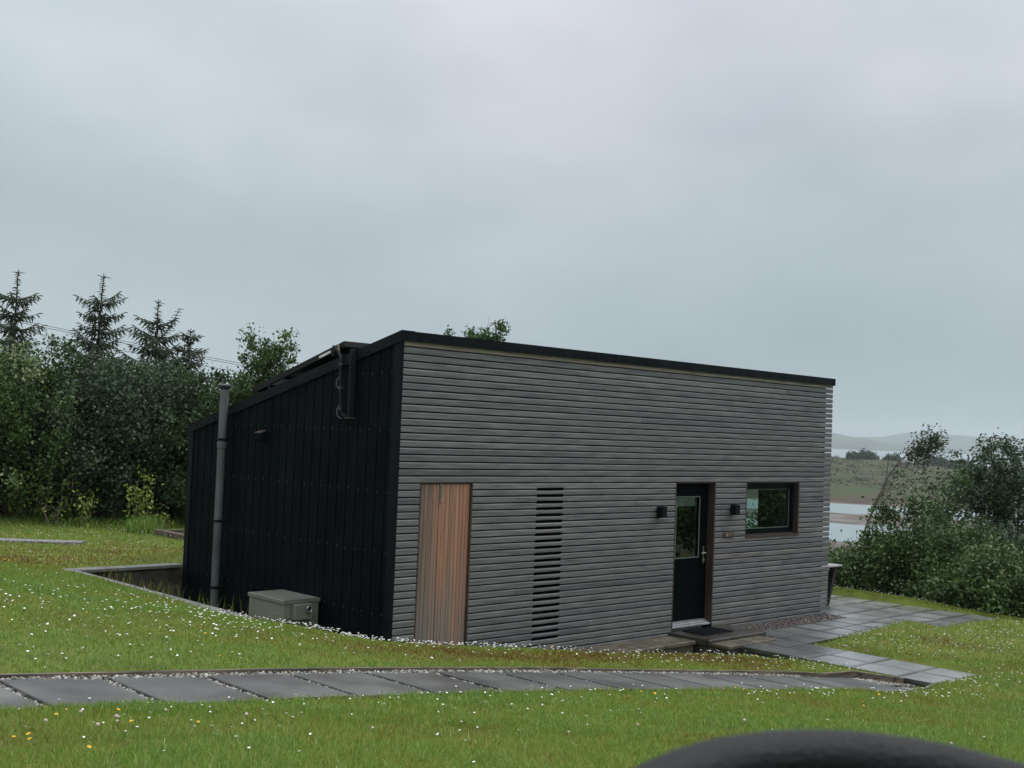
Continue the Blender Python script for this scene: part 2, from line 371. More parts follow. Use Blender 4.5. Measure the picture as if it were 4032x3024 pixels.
def geo(s, e, q):
    o = [s]; st = .3
    while o[-1] < e: o.append(o[-1] + st); st *= q
    return np.array(o)
xs = np.concatenate([-geo(14, 9000, 1.13)[::-1][:-1], g(-14, 19, .1), geo(19, 200, 1.10)[:-1], g(200, 900, 6.0), geo(900, 9500, 1.2)])
ys = np.concatenate([-geo(13, 9000, 1.13)[::-1][:-1], g(-13, 15, .1), geo(15, 120, 1.12)[:-1], g(120, 520, 5.0), geo(520, 9500, 1.2)])
X, Y = np.meshgrid(xs, ys, indexing='ij'); Z = ground_h(X, Y)
nx, ny = X.shape; idx = np.arange(nx * ny).reshape(nx, ny)
Fq = np.stack([idx[:-1, :-1], idx[1:, :-1], idx[1:, 1:], idx[:-1, 1:]], -1).reshape(-1, 4)
def groundmat():
    m = bpy.data.materials.new('ground'); m.use_nodes = True; nt = m.node_tree; b = nt.nodes['Principled BSDF']
    b.inputs['Roughness'].default_value = .9; b.inputs['Specular IOR Level'].default_value = .15
    geo_ = N(nt, 'ShaderNodeNewGeometry'); sp = N(nt, 'ShaderNodeSeparateXYZ'); L(nt, geo_.outputs['Position'], sp.inputs[0])
    n1 = N(nt, 'ShaderNodeTexNoise'); n1.inputs['Scale'].default_value = 1.3; n1.inputs['Detail'].default_value = 8; L(nt, geo_.outputs['Position'], n1.inputs['Vector'])
    near = ramp(nt, n1.outputs['Fac'], [(.3, (.080, .080, .020)), (.55, (.105, .140, .022)), (.75, (.13, .105, .030))])
    n2 = N(nt, 'ShaderNodeTexNoise'); n2.inputs['Scale'].default_value = .03; n2.inputs['Detail'].default_value = 9; n2.inputs['Roughness'].default_value = .68
    mq = N(nt, 'ShaderNodeMapping'); mq.inputs['Rotation'].default_value = (0, 0, R_(-26)); mq.inputs['Scale'].default_value = (.16, 1, .16); L(nt, geo_.outputs['Position'], mq.inputs[0]); L(nt, mq.outputs[0], n2.inputs['Vector'])
    far = ramp(nt, n2.outputs['Fac'], [(.36, (.018, .018, .011)), (.44, (.050, .040, .022)), (.49, (.036, .062, .018)), (.53, (.066, .058, .028)), (.57, (.024, .030, .013)), (.62, (.048, .090, .024))])
    ln = N(nt, 'ShaderNodeVectorMath', operation='LENGTH'); L(nt, geo_.outputs['Position'], ln.inputs[0])
    mr = N(nt, 'ShaderNodeMapRange'); mr.inputs[1].default_value = 25; mr.inputs[2].default_value = 60; L(nt, ln.outputs['Value'], mr.inputs[0])
    c = mixc(nt, mr.outputs[0], near.outputs[0], far.outputs[0])
    n3 = N(nt, 'ShaderNodeTexNoise'); n3.inputs['Scale'].default_value = .12; n3.inputs['Detail'].default_value = 7; L(nt, geo_.outputs['Position'], n3.inputs['Vector'])
    ad = N(nt, 'ShaderNodeMath', operation='MULTIPLY_ADD'); L(nt, n3.outputs['Fac'], ad.inputs[0]); ad.inputs[1].default_value = 1.0; L(nt, sp.outputs['Z'], ad.inputs[2])
    zr = N(nt, 'ShaderNodeMapRange'); zr.inputs[1].default_value = -14.6; zr.inputs[2].default_value = -11.6; L(nt, ad.outputs[0], zr.inputs[0])
    shore = ramp(nt, zr.outputs[0], [(0, (.15, .135, .125)), (.36, (.16, .145, .135)), (.46, (.060, .045, .032)), (.75, (.062, .042, .030)), (.85, (.035, .055, .022))])
    mk = ramp(nt, zr.outputs[0], [(.56, (1, 1, 1)), (.72, (0, 0, 0))])
    c = mixc(nt, mk.outputs[0], c, shore.outputs[0])
    L(nt, c, b.inputs['Base Color'])
    return m
gm = groundmat()
o = mesh_np('ground', np.stack([X, Y, Z], -1).reshape(-1, 3), Fq, gm, smooth=True); tag(o, kind='structure')

# water
def watermat():
    m = bpy.data.materials.new('water'); m.use_nodes = True; nt = m.node_tree; b = nt.nodes['Principled BSDF']
    b.inputs['Base Color'].default_value = (.16, .21, .22, 1); b.inputs['Roughness'].default_value = .3; b.inputs['Specular IOR Level'].default_value = 1.0
    ge = N(nt, 'ShaderNodeNewGeometry'); mp = N(nt, 'ShaderNodeMapping'); mp.inputs['Scale'].default_value = (.5, .5, .5); L(nt, ge.outputs['Position'], mp.inputs[0])
    n1 = N(nt, 'ShaderNodeTexNoise'); n1.inputs['Scale'].default_value = 1.0; n1.inputs['Detail'].default_value = 3; L(nt, mp.outputs[0], n1.inputs['Vector'])
    bp = N(nt, 'ShaderNodeBump'); bp.inputs['Strength'].default_value = .6; bp.inputs['Distance'].default_value = .35; L(nt, n1.outputs['Fac'], bp.inputs['Height']); L(nt, bp.outputs[0], b.inputs['Normal'])
    return m
q = MB(); q.add([(-9000, -9000, WATER), (9500, -9000, WATER), (9500, 9500, WATER), (-9000, 9500, WATER)], [(0, 1, 2, 3)])
tag(q.build('water', watermat()), kind='structure')

# far hills: ridges as height fields across the loch
m_hill = pmat('hill_heather', (.055, .075, .035), .95, var=.6, scale=.004, detail=8, spec=.1)
def polar(azd, r): return CAM[0] + r * np.cos(np.radians(azd)), CAM[1] + r * np.sin(np.radians(azd))
def hill(az0, az1, r0, depth, hfun, seed):
    a = np.linspace(az0, az1, 260); t = np.linspace(0, 1, 26); Aa, T = np.meshgrid(a, t, indexing='ij')
    Rr = r0 + T * depth; x, y = polar(Aa, Rr)
    hh = hfun(Aa) * np.sin(np.clip(T, 0, 1) * math.pi) ** .8 * (1 + .25 * (fbm(x / 300, y / 300, seed, 5) - .5)) + (fbm(x / 120, y / 120, seed + 9, 4) - .45) * 16 * np.sin(T * math.pi)
    z = WATER - 1 + np.maximum(hh, -3)
    i = np.arange(x.size).reshape(x.shape); f = np.stack([i[:-1, :-1], i[1:, :-1], i[1:, 1:], i[:-1, 1:]], -1).reshape(-1, 4)
    tag(mesh_np('hill', np.stack([x, y, z], -1).reshape(-1, 3), f, m_hill, smooth=True), kind='structure')
hill(22, 50, 5200, 1500, lambda a: np.interp(a, [22, 26.2, 28.2, 30, 31, 34, 40, 50], [2, 4, 38, 58, 78, 90, 110, 20]), 31)
hill(8, 36, 7300, 1200, lambda a: np.interp(a, [8, 18, 22, 24, 26, 27.5, 28.8, 31, 36], [60, 90, 100, 104, 112, 112, 85, 60, 10]), 41)

# ------------------------------------------------------------------ house
house = empty('house', (0, 0, ZL))
tag(house, 'single storey house with grey horizontal timber slat front, black metal gable and sloping roof', 'house')
def hb(mb, name, mat, parent=None, **k):
    """build a part given in world coordinates under the house"""
    p = parent or house
    o = mb.build(name, mat, p, **k)
    o.matrix_parent_inverse = Matrix.Translation((0, 0, -ZL)) if p is house else Matrix.Identity(4)
    return o
zr = lambda y: H_ - (H_ - 2.69) / W_ * y
XD1, XD2, XS1, XS2, XV1, XV2, XW1, XW2 = 5.127, 6.074, .368, 1.173, 2.298, 2.767, 6.877, 8.347
HD = 2.11; ZW = 1.278; P = .083; GAP = .013
# structural walls (0.045 behind the slats)
f = MB()
f.box(.05, .33, .05, .2, ZL, 3.70).box(1.21, XD1 - .02, .05, .2, ZL, 3.70).box(XD2 + .02, XW1 - .02, .05, .2, ZL, 3.70).box(XW2 + .02, LX - .17, .05, .2, ZL, 3.70)
f.box(.33, 1.21, .05, .2, HD + .03, 3.70).box(XD1 - .02, XD2 + .02, .05, .2, HD + .02, 3.70).box(XW1 - .02, XW2 + .02, .05, .2, HD + .02, 3.70).box(XW1 - .02, XW2 + .02, .05, .2, ZL, ZW - .02)
f.box(.33, 1.21, .12, .2, ZL, HD + .03)
hb(f, 'front_wall', m_memb)
f = MB(); f.prism([(.2, ZL), (W_ - .1, ZL), (W_ - .1, zr(W_ - .1) - .08), (.2, zr(.2) - .08)], 0, .05, .14); hb(f, 'gable_wall', m_inner)
def gab(y0, y1, z0, z1): return [(y0, z0), (y1, z0), (y1, z1 if z1 else zr(y1) - .08), (y0, z1 if z1 else zr(y0) - .08)]
f = MB(); GX = LX - .17
for a in (gab(.2, 1.2, ZL, None), gab(1.2, 2.1, ZL, 1.0), gab(1.2, 2.1, 2.1, None), gab(2.1, W_ - .1, ZL, None)): f.prism(a, 0, GX - .15, GX)
hb(f, 'end_wall', m_inner)
f = MB(); f.box(.05, GX, W_ - .1, W_, ZL, zr(W_) - .08); hb(f, 'back_wall', m_side)
f = MB(); f.box(.14, GX - .15, .2, W_ - .1, ZL - .05, -.02); hb(f, 'floor', m_inner)
f = MB(); f.prism([(.01, H_ - .075), (.01, H_ - .03), (W_ + .06, zr(W_ + .06) - .03), (W_ + .06, zr(W_ + .06) - .075)], 0, -.005, LX - .02); hb(f, 'roof', m_roof)

# timber slats
def bprof(z0, z1): return [(.021, z0), (.004, z0), (0, z0 + .006), (0, z1 - .012), (.009, z1), (.021, z1)]
sl = MB(); rnd = random.Random(5)
edges = [HD + k * P for k in range(-28, 20)]
joints_pool = [.95, 1.95, 3.0, 3.35, 4.3, 5.6, 6.3, 7.1, 7.9, 8.5]
for z in edges:
    if z + P - GAP > 3.765 or z < ZL - .15: continue
    z0, z1 = z + GAP / 2, z + P - GAP / 2
    base = .0
    if z < -.12: base = 2.35 if False else 0
    top = z1 > 3.72
    segs = [(.035, LX)]
    cuts = []
    if z < HD - .01:
        cuts += [(XS1 - .012, XS2 + .012), (XD1 - .012, XD2 + .012)]
        if z > ZW - .05 - .01: cuts.append((XW1 - .012, XW2 + .012))
    for c0, c1 in cuts:
        ns = []
        for a, b_ in segs:
            if c1 <= a or c0 >= b_: ns.append((a, b_)); continue
            if c0 > a: ns.append((a, c0))
            if c1 < b_: ns.append((c1, b_))
        segs = ns
    js = sorted(rnd.sample(joints_pool, rnd.choice([1, 2, 2])))
    for a, b_ in segs:
        xs_ = [a] + [j for j in js if a + .3 < j < b_ - .3] + [b_]
        for p0, p1 in zip(xs_[:-1], xs_[1:]):
            t = min(.9, max(0.02, rnd.gauss(.47, .25)))
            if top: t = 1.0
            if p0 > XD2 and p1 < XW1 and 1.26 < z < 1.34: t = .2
            q0, q1 = p0 + (.0012 if p0 != a else 0), p1 - (.0012 if p1 != b_ else 0)
            zb = z0
            if .09 - .06 < z < HD - .02 and q0 < XV1 and q1 > XV2:       # routed ventilation slots
                d_ = .0125
                zl, zh = z0 + d_, z1 - d_
                if z < .09: zl = z0
                if z > HD - P - .01: zh = z1
                sl.prism(bprof(z0, z1), 0, q0, XV1 - .02, t)
                sl.prism(bprof(z0, z1), 0, XV2 + .02, q1, t)
                # chamfered ends
                for xa, xb, A0, A1, B0, B1 in ((XV1 - .02, XV1, z0, z1, zl, zh), (XV2, XV2 + .02, zl, zh, z0, z1)):
                    pa, pb = bprof(A0, A1), bprof(B0, B1); nn = len(pa)
                    vs_ = [(xa, *p_) for p_ in pa] + [(xb, *p_) for p_ in pb]
                    sl.add(vs_, [(i, (i + 1) % nn, nn + (i + 1) % nn, nn + i) for i in range(nn)], t)
                sl.prism(bprof(zl, zh), 0, XV1, XV2, t)
            else:
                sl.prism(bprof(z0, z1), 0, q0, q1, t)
hb(sl, 'timber_cladding', m_slat)
# battens behind the slats at the free right end
f = MB(); f.box(LX - .19, LX - .172, .024, .2, ZL, 3.69); hb(f, 'batten', m_memb)
f = MB(); f.box(.05, .33, .022, .049, ZL, 3.69); hb(f, 'batten', m_memb)

# metal gable cladding (trapezoidal ribs)
f = MB(); y = .10; prof = []
PR = .19
while y < W_ - .1:
    prof += [(-.008, y), (-.008, y + .078), (0.004, y + .082), (0.004, y + .088), (-.008, y + .092), (-.014, y + .100), (-.014, y + .176), (.002, y + .180), (.002, y + .186)]; y += PR
prof = [(x_, min(yy, W_ - .08)) for x_, yy in prof]
vs_ = [(x_ - .002, yy, ZL) for x_, yy in prof] + [(x_ - .002, yy, zr(yy) - .09) for x_, yy in prof]
k = len(prof); f.add(vs_, [(i, i + 1, k + i + 1, k + i) for i in range(k - 1)])
clad = hb(f, 'metal_cladding', m_side)
sme = MB(); sme.lathe((0, 0, 0), [(.0080, 0), (.0085, .002), (.006, .003), (.0055, .007), (.003, .008)], 8); sme = sme.build('screw', m_scr, lnk=False)
ns = 0
for zrow in (.59, 1.295, 2.0, 2.71, 3.38):
    y = .10 + .05
    while y < W_ - .15:
        if zrow < zr(y) - .25 and ns < 100:
            s = bpy.data.objects.new('screw', sme); s.parent = clad
            s.location = (-.0095, y + rnd.uniform(-.01, .01), zrow + rnd.uniform(-.012, .012)); s.rotation_euler = (0, R_(-90), 0)
            COL.objects.link(s); ns += 1
        y += PR
# trims
f = MB(); f.box(-.026, .03, -.006, .10, ZL, 3.735); hb(f, 'corner_trim', m_trim)
f = MB(); f.box(-.026, -.004, W_ - .09, W_ + .03, ZL, zr(W_) - .09); f.box(-.004, .04, W_ + .002, W_ + .03, ZL, zr(W_) - .09); hb(f, 'corner_trim', m_trim)
f = MB(); f.prism([(-.036, zr(-.036) - .0), (W_ + .08, zr(W_ + .08)), (W_ + .08, zr(W_ + .08) - .125), (-.036, zr(-.036) - .125)], 0, -.036, -.0275)
f.prism([(-.036, zr(-.036) + .004), (W_ + .08, zr(W_ + .08) + .004), (W_ + .08, zr(W_ + .08) + .0005), (-.036, zr(-.036) + .0005)], 0, -.036, .16)
verge = hb(f, 'verge_flashing', m_trim)
fas = MB()
for a, b_ in ((-.036, .905), (.909, 3.655), (3.659, 6.60), (6.604, LX + .02)):
    fas.box(a, b_, -.034, -.026, 3.745, 3.857); fas.box(a, b_, -.034, .012, 3.858, 3.862)
fas.box(LX + .012, LX + .02, -.026, .3, 3.745, 3.857)
fascia = hb(fas, 'fascia', m_trim)
bme = MB(); bme.lathe((0, 0, 0), [(.013, 0), (.013, .003), (.009, .004), (.008, .010), (.005, .011)], 10); bme = bme.build('bolt', m_trim, lnk=False)
x = .06; i = 0
while x < LX - .05:
    s = bpy.data.objects.new('bolt', bme); s.parent = fascia; s.location = (x, -.034, 3.785); s.rotation_euler = (R_(90), 0, 0); COL.objects.link(s)
    x += (.17, .23, .16, .20, .26)[i % 5]; i += 1
for i in range(19):
    y = .1 + i * .25
    s = bpy.data.objects.new('bolt', bme); s.parent = verge; s.location = (-.036, y, zr(y) - .075); s.rotation_euler = (0, R_(-90), 0); COL.objects.link(s)
f = MB(); f.prism([(.2, zr(.2) - .09), (.2, ZL), (W_, ZL), (W_, zr(W_) - .09)], 0, GX + .001, GX + .02)
# end wall outer skin with the window opening
f = MB()
for a in (gab(.2, 1.2, ZL, None), gab(1.2, 2.1, ZL, 1.0), gab(1.2, 2.1, 2.1, None), gab(2.1, W_, ZL, None)): f.prism(a, 0, GX + .001, GX + .02)
hb(f, 'metal_cladding', m_side)

# store door: two leaves of vertical cedar boards
sd = MB(); x = XS1; i = 0
tints = [.0, .12, .18, .30, .52, .45, .78, .62, .95, .55, .70, .88, .6, .75, .4]
wd = [.075, .06, .075, .055, .0, .07, .06, .055, .075, .06, .05, .07, .055, .06]
SPL = .675
def leaf(x0, x1, widths, tn):
    m = MB(); x = x0; j = 0
    while x < x1 - .012:
        xe = min(x1, x + widths[j % len(widths)])
        if x1 - xe < .02: xe = x1
        m.prism([(x + .0015, .055), (x + .0015, .032), (x + .004, .028), (xe - .004, .028), (xe - .0015, .032), (xe - .0015, .055)], 2, ZL + .02, HD - .015, tn[j % len(tn)])
        x = xe; j += 1
    return m
d1 = hb(leaf(XS1 + .012, SPL - .003, [.07, .055, .075, .05, .08], [.05, .2, .12, .55, .42]), 'store_door', m_cedar)
d2 = hb(leaf(SPL + .003, XS2 - .012, [.05, .045, .07, .04, .06, .05, .065, .045], [.75, .95, .6, .82, .5, .98, .7, .88]), 'store_door', m_cedar)
d1['label'] = 'narrow left leaf weathered grey'; d2['label'] = 'wide right leaf in reddish boards'
f = MB(); f.box(XS1 - .010, XS1 + .010, 0, .119, ZL, HD - .002); f.box(XS2 - .010, XS2 + .010, 0, .119, ZL, HD - .002); f.box(XS1 + .010, XS2 - .010, .02, .119, HD - .012, HD + .02)
hb(f, 'door_frame', m_liner)
f = MB(); f.box(.685, .715, .018, .027, 1.895, 2.085); f.tube([(.700, .010, 1.91), (.700, .010, 2.08)], .008); f.box(.690, .710, .003, .018, 1.885, 1.905)
hb(f, 'door_bolt', m_steel, d2)

# front door
YD = .125
f = MB()
f.box(XD1 - .010, XD1 + .012, 0, .13, 0, HD - .002).box(XD2 - .014, XD2 + .010, 0, .13, 0, HD - .002).box(XD1 + .012, XD2 - .014, .02, .13, HD - .014, HD + .016)
hb(f, 'door_frame', m_liner)
fd = MB(); X0, X1 = XD1 + .013, XD2 - .015
px0, px1, pz0, pz1 = 5.30, 5.845, 1.00, 1.885
fd.box(X0, X1, YD, YD + .05, pz1, HD - .015).box(X0, X1, YD, YD + .05, .075, pz0).box(X0, px0, YD, YD + .05, pz0, pz1).box(px1, X1, YD, YD + .05, pz0, pz1)
fd.box(5.235, 5.237, YD - .004, YD, .1, 2.05)
fdo = hb(fd, 'front_door', m_door)
f = MB(); f.box(px0, px1, YD + .02, YD + .026, pz0, pz1); hb(f, 'pane', m_glass, fdo)
f = MB(); e = .014
for a in ((px0 - e, px0, pz0 - e, pz1 + e), (px1, px1 + e, pz0 - e, pz1 + e), (px0, px1, pz1, pz1 + e), (px0, px1, pz0 - e, pz0)): f.box(a[0], a[1], YD - .010, YD + .018, a[2], a[3])
hb(f, 'glazing_bead', m_bead, fdo)
f = MB(); f.bbox(5.965, 5.998, YD - .012, YD, .885, 1.14, .003); f.tube([(5.982, YD - .01, 1.055), (5.982, YD - .05, 1.055), (5.975, YD - .055, 1.055), (5.87, YD - .055, 1.052)], .010, 8); f.lathe((5.982, YD - .016, .93), [(.011, 0), (.011, .03)], 10)
hb(f, 'handle', m_steel, fdo, smooth=True)
f = MB(); f.prism([(.124, 0), (-.004, 0), (-.004, .018), (.02, .026), (.02, .034), (.07, .045), (.07, .055), (.124, .073)], 0, X0, X1 - .02)
hb(f, 'threshold', m_alu)
f = MB(); f.box(5.32, 5.83, YD + .07, YD + .075, 1.75, 1.885); hb(f, 'pale_bar', m_pale_bar, fdo)  # pale bar across the top of the door pane, behind the glass

# window
f = MB()
f.box(XW1 - .010, XW1 + .012, 0, .13, ZW, HD - .002).box(XW2 - .016, XW2 + .010, 0, .13, ZW, HD - .002).box(XW1 + .012, XW2 - .016, .02, .13, HD - .014, HD + .016)
f.box(XW1 - .010, XW2 + .012, -.012, .13, ZW - .028, ZW - .001)
win = hb(f, 'window', m_liner)
a0, a1, b0, b1 = XW1 + .013, XW2 - .017, ZW + .001, HD - .015
def framebars(mb, a0, a1, b0, b1, t, y0, y1, tl=None):
    mb.box(a0, a0 + t, y0, y1, b0, b1).box(a1 - t, a1, y0, y1, b0, b1).box(a0 + t, a1 - t, y0, y1, b1 - t, b1).box(a0 + t, a1 - t, y0, y1, b0, b0 + t); return mb
f = framebars(MB(), a0, a1, b0, b1, .06, .09, .15); framebars(f, a0 + .061, a1 - .061, b0 + .061, b1 - .061, .035, .10, .145)
hb(f, 'frame', m_frame, win)
f = MB(); f.box(a0 + .096, a1 - .096, .12, .126, b0 + .096, b1 - .096); hb(f, 'pane', m_glass, win)
f = framebars(MB(), a0 + .0965, a1 - .0965, b0 + .0965, b1 - .0965, .010, .112, .119); hb(f, 'glazing_bead', m_bead, win)
f = MB(); f.box(a0 + .02, a1 - .02, .06, .089, b0 + .004, b0 + .016); hb(f, 'drip_bar', m_pipe_d, win)
# end window (seen through the front one)
f = MB(); f.box(GX - .10, GX - .04, 1.2, 1.26, 1.0, 2.1).box(GX - .10, GX - .04, 2.04, 2.1, 1.0, 2.1).box(GX - .10, GX - .04, 1.26, 2.04, 2.04, 2.1).box(GX - .10, GX - .04, 1.26, 2.04, 1.0, 1.06)
w2 = hb(f, 'window', m_frame)
f = MB(); f.box(GX - .073, GX - .067, 1.26, 2.04, 1.06, 2.04); hb(f, 'pane', m_glass, w2)

# things on the walls
def lamp(x, lab):
    o = empty('wall_lamp', (x, 0, 1.70)); tag(o, lab, 'wall lamp', 'black box lamps beside the front door')
    b = MB(); b.bbox(-.055, .055, -.115, -.012, -.075, .075, .004).box(-.035, .035, -.012, -.0005, -.05, .05); b.build('housing', m_lamp, o)
    b = MB(); b.box(-.035, .035, -.095, -.03, -.0775, -.0752); b.build('lens', m_lens, o)
lamp(4.74, 'small black box lamp on the slats left of the front door')
lamp(6.50, 'small black box lamp on the slats between front door and window')
pq = empty('house_sign', (6.43, 0, 1.32)); tag(pq, 'small dark brown wooden plaque with pale marks below the lamp, beside the window', 'sign')
b = MB(); b.bbox(-.135, .135, -.022, -.0005, -.04, .038, .005); b.build('board', m_plaq, pq)
b = MB(); b.box(-.07, -.052, -.0235, -.0225, -.012, .018).box(-.052, -.04, -.0235, -.0225, -.012, -.004).box(-.02, .0, -.0235, -.0225, -.008, .0).box(.015, .03, -.0235, -.0225, -.008, .0); b.build('marks', m_pmark, pq)

# vent stack
sp = empty('vent_pipe', (-.125, 3.72, ZL)); tag(sp, 'tall grey vent pipe with a flat cap standing against the black gable', 'pipe')
b = MB(); prof = [(.056, 0), (.056, 2.52), (.066, 2.53), (.066, 2.60), (.056, 2.61), (.056, 2.68), (.058, 3.34)]
b.lathe((0, 0, 0), prof, 24); b.build('pipe', m_pipe, sp, smooth=True)
b = MB(); b.lathe((0, 0, 3.33), [(.06, 0), (.09, .035), (.095, .05), (.09, .062), (.06, .072)], 24); b.build('cap', m_pipe_d, sp, smooth=True)
for z in (.62, 1.52, 2.63):
    b = MB(); b.lathe((0, 0, z), [(.0665 if z > 2.6 else .059, 0), (.072, .002), (.072, .028), (.0665 if z > 2.6 else .059, .03)], 24); b.box(.06, .123, -.02, .02, z + .004, z + .026); b.build('bracket', m_lamp, sp, smooth=True)
# extractor vent
ev = empty('wall_vent', (-.025, 2.82, 2.55)); tag(ev, 'small square cowled vent with pale top edge on the black gable', 'vent')
b = MB(); b.bbox(-.012, -.0005, -.09, .09, -.09, .09, .003); b.prism([(-.012, -.05), (-.10, -.02), (-.10, .055), (-.012, .088)], 1, -.08, .08); b.build('cowl', m_side, ev)
b = MB(); b.prism([(-.012, .089), (-.105, .056), (-.105, .0605), (-.012, .0935)], 1, -.083, .083); b.build('hood', m_liner, ev)

# solar panel
sp = empty('solar_panel', (.1, 1.28, 3.79)); ang = math.atan2(-.57, 2.07); sp.rotation_euler = (ang, 0, 0)
tag(sp, 'dark solar panel in a raised frame above the sloping roof', 'solar panel')
b = framebars(MB(), 0, 2.1, -.10, -.055, .0, 0, 2.1) if False else MB()
b.box(0, .035, 0, 2.15, -.07, 0).box(2.2, 2.235, 0, 2.15, -.07, 0).box(.035, 2.2, 0, .035, -.07, 0).box(.035, 2.2, 2.115, 2.15, -.07, 0)
b.build('frame', m_pfr, sp)
b = MB(); b.box(.035, 2.2, .035, 2.115, -.022, -.008); b.build('glass', m_panel, sp)
for yy in (.25, 1.75):
    b = MB(); b.box(-.0, 2.235, yy, yy + .04, -.115, -.071); b.build('rail', m_pfr, sp)
for xx in (.15, 2.0):
    b = MB(); b.box(xx, xx + .04, -.0, 2.2, -.16, -.1155); b.box(xx, xx + .04, .3, .34, -.26, -.16).box(xx, xx + .04, 1.7, 1.74, -.26, -.16); b.build('bracket', m_pfr, sp)
b = MB(); b.box(-.0025, -.0005, .30, .56, -.062, -.03); b.build('label_strip', m_stick, sp)
b = MB(); b.lathe((-.012, .11, -.10), [(.013, 0), (.013, .05), (.018, .055), (.018, .075), (.011, .08)], 10); b.build('fitting', m_brass, sp)
# pipework to the panel
sp = empty('lagged_pipework', (-.03, 1.0, 2.85)); tag(sp, 'lagged pipe looping down the black gable from the solar panel beside a flat cable trunk', 'pipework')
b = MB(); b.tube([(-.035, .26, .86), (-.035, .17, .80), (-.037, .10, .72), (-.037, .08, .45), (-.037, .055, .15), (-.035, .02, .03), (-.035, -.06, .015)], .020, 10); b.build('lagged_pipe', m_insul, sp, smooth=True)
b = MB(); b.box(-.055, -.001, -.165, -.11, .0, .82); b.box(-.075, -.055, -.165, -.145, .0, .80); b.build('trunking', m_insul, sp)
for z in (.62, .34, .08):
    b = MB(); b.lathe((-.037, .055 + z * .06, z), [(.027, 0), (.030, .003), (.030, .025), (.027, .028)], 12); b.build('clip', m_pipe_d, sp)
b = MB(); b.tube([(-.037, .10, .50), (-.05, .15, .44), (-.05, .15, .38), (-.037, .10, .33)], .005, 6); b.tube([(-.037, .07, .16), (-.05, .12, .09), (-.05, .10, .01), (-.037, .04, -.02)], .005, 6); b.build('cable', m_cable, sp)
b = MB(); b.box(-.04, -.0005, -.20, -.02, -.015, .0); b.build('foot_bracket', m_pipe_d, sp)

# boiler cabinet
bx = empty('boiler_cabinet', (-.31, 1.75, ZL)); tag(bx, 'pale olive grey metal boiler cabinet with a small flue, standing against the black gable', 'boiler')
h = .64 - ZL
b = MB(); b.bbox(-.23, .265, -.385, .40, 0, h - .045, .004); b.box(-.22, -.2, -.3865, -.3845, .02, h - .22); b.build('casing', m_box, bx)
b = MB(); b.prism([(-.245, h - .045), (.275, h - .045), (.275, h - .006), (.26, h), (-.23, h), (-.245, h - .006)], 1, -.40, .41); b.build('lid', m_boxl, bx)
b = MB(); b.box(-.23 + .0, .25, -.3885, -.3856, h - .225, h - .222).box(-.13, -.1275, -.3885, -.3856, h - .21, h - .05); b.build('panel_seam', m_pipe_d, bx)
b = MB(); b.bbox(-.12, .12, -.47, -.386, h - .235, h - .055, .003); b.build('flue_guard', m_box, bx)
b = MB()
th = np.linspace(0, 2 * math.pi, 17)
ring = [(.055 + .036 * math.cos(t), -.5, h - .11 + .036 * math.sin(t)) for t in th]
b.tube(ring, .006, 6); b.tube([(.091, -.5, h - .11), (.091, -.5, h - .22)], .004, 6); b.build('flue_ring', m_alu, bx, smooth=True)
b = MB(); b.tube([(.055, -.47, h - .11), (.055, -.492, h - .11)], .034, 16); b.build('flue', m_pipe_d, bx)
for yy in (-.19, .12):
    b = MB(); b.tube([(-.230, yy, h - .19), (-.238, yy, h - .19)], .01, 8); b.build('catch', m_alu, bx)

# ------------------------------------------------------------------ retaining wall round the light well
rw = empty('retaining_wall', (-1.65, 1.5, ZL)); tag(rw, 'low brown concrete retaining wall with pale coping around the sunken strip beside the gable', 'wall')
Minv = (-1.65, 1.5, ZL)
def rel(mb, o):
    mb.v = [(a - o[0], b_ - o[1], c - o[2]) for a, b_, c in mb.v]; return mb
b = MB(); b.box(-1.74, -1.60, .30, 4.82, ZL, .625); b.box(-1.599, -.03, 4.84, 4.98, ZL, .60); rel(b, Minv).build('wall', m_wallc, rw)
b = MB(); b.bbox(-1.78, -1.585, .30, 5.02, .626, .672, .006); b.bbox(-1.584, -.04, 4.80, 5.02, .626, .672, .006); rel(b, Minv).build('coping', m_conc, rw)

# ------------------------------------------------------------------ front path of slabs
J = [-9.2, -8.45, -7.7, -6.95, -6.2, -5.48, -4.76, -4.02, -3.3, -2.57, -1.85, -1.12, -.41, .33, 1.03, 1.76, 2.54, 3.30, 4.05, 4.80]
b = MB(); rnd = random.Random(3)
for i in range(len(J) - 1):
    a, c = J[i] + .035, J[i + 1] - .035
    za, zc = zp(a) + rnd.uniform(-.004, .004), zp(c) + rnd.uniform(-.004, .004)
    yf, yn = -3.0 + rnd.uniform(-.01, .01), -3.88
    t = rnd.uniform(.1, .9); bv = .006
    pr = [(a, za - .05), (c, zc - .05), (c, zc - bv), (c - bv, zc), (a + bv, za), (a, za - bv)]
    vs_ = [(x_, yf, z_) for x_, z_ in pr] + [(x_, yn, z_) for x_, z_ in pr]; nn = 6
    b.add(vs_, [tuple(range(nn)), tuple(range(nn, 2 * nn))[::-1]] + [(i2, (i2 + 1) % nn, nn + (i2 + 1) % nn, nn + i2) for i2 in range(nn)], t)
tag(b.build('path', m_slab), kind='structure')
te = MB()
tl = [(-9.2, -2.86), (-7.6, -2.88), (-6.0, -2.85), (-4.6, -2.86), (-3.0, -2.83), (-1.2, -2.86), (.6, -2.85), (2.4, -2.87), (3.6, -2.93), (4.95, -3.03), (5.28, -3.50)]
def timber_top(x): return zp(x) + np.interp(x, [-9, 2.5, 4.4, 4.95, 5.3], [.008, .018, .055, .075, .055])
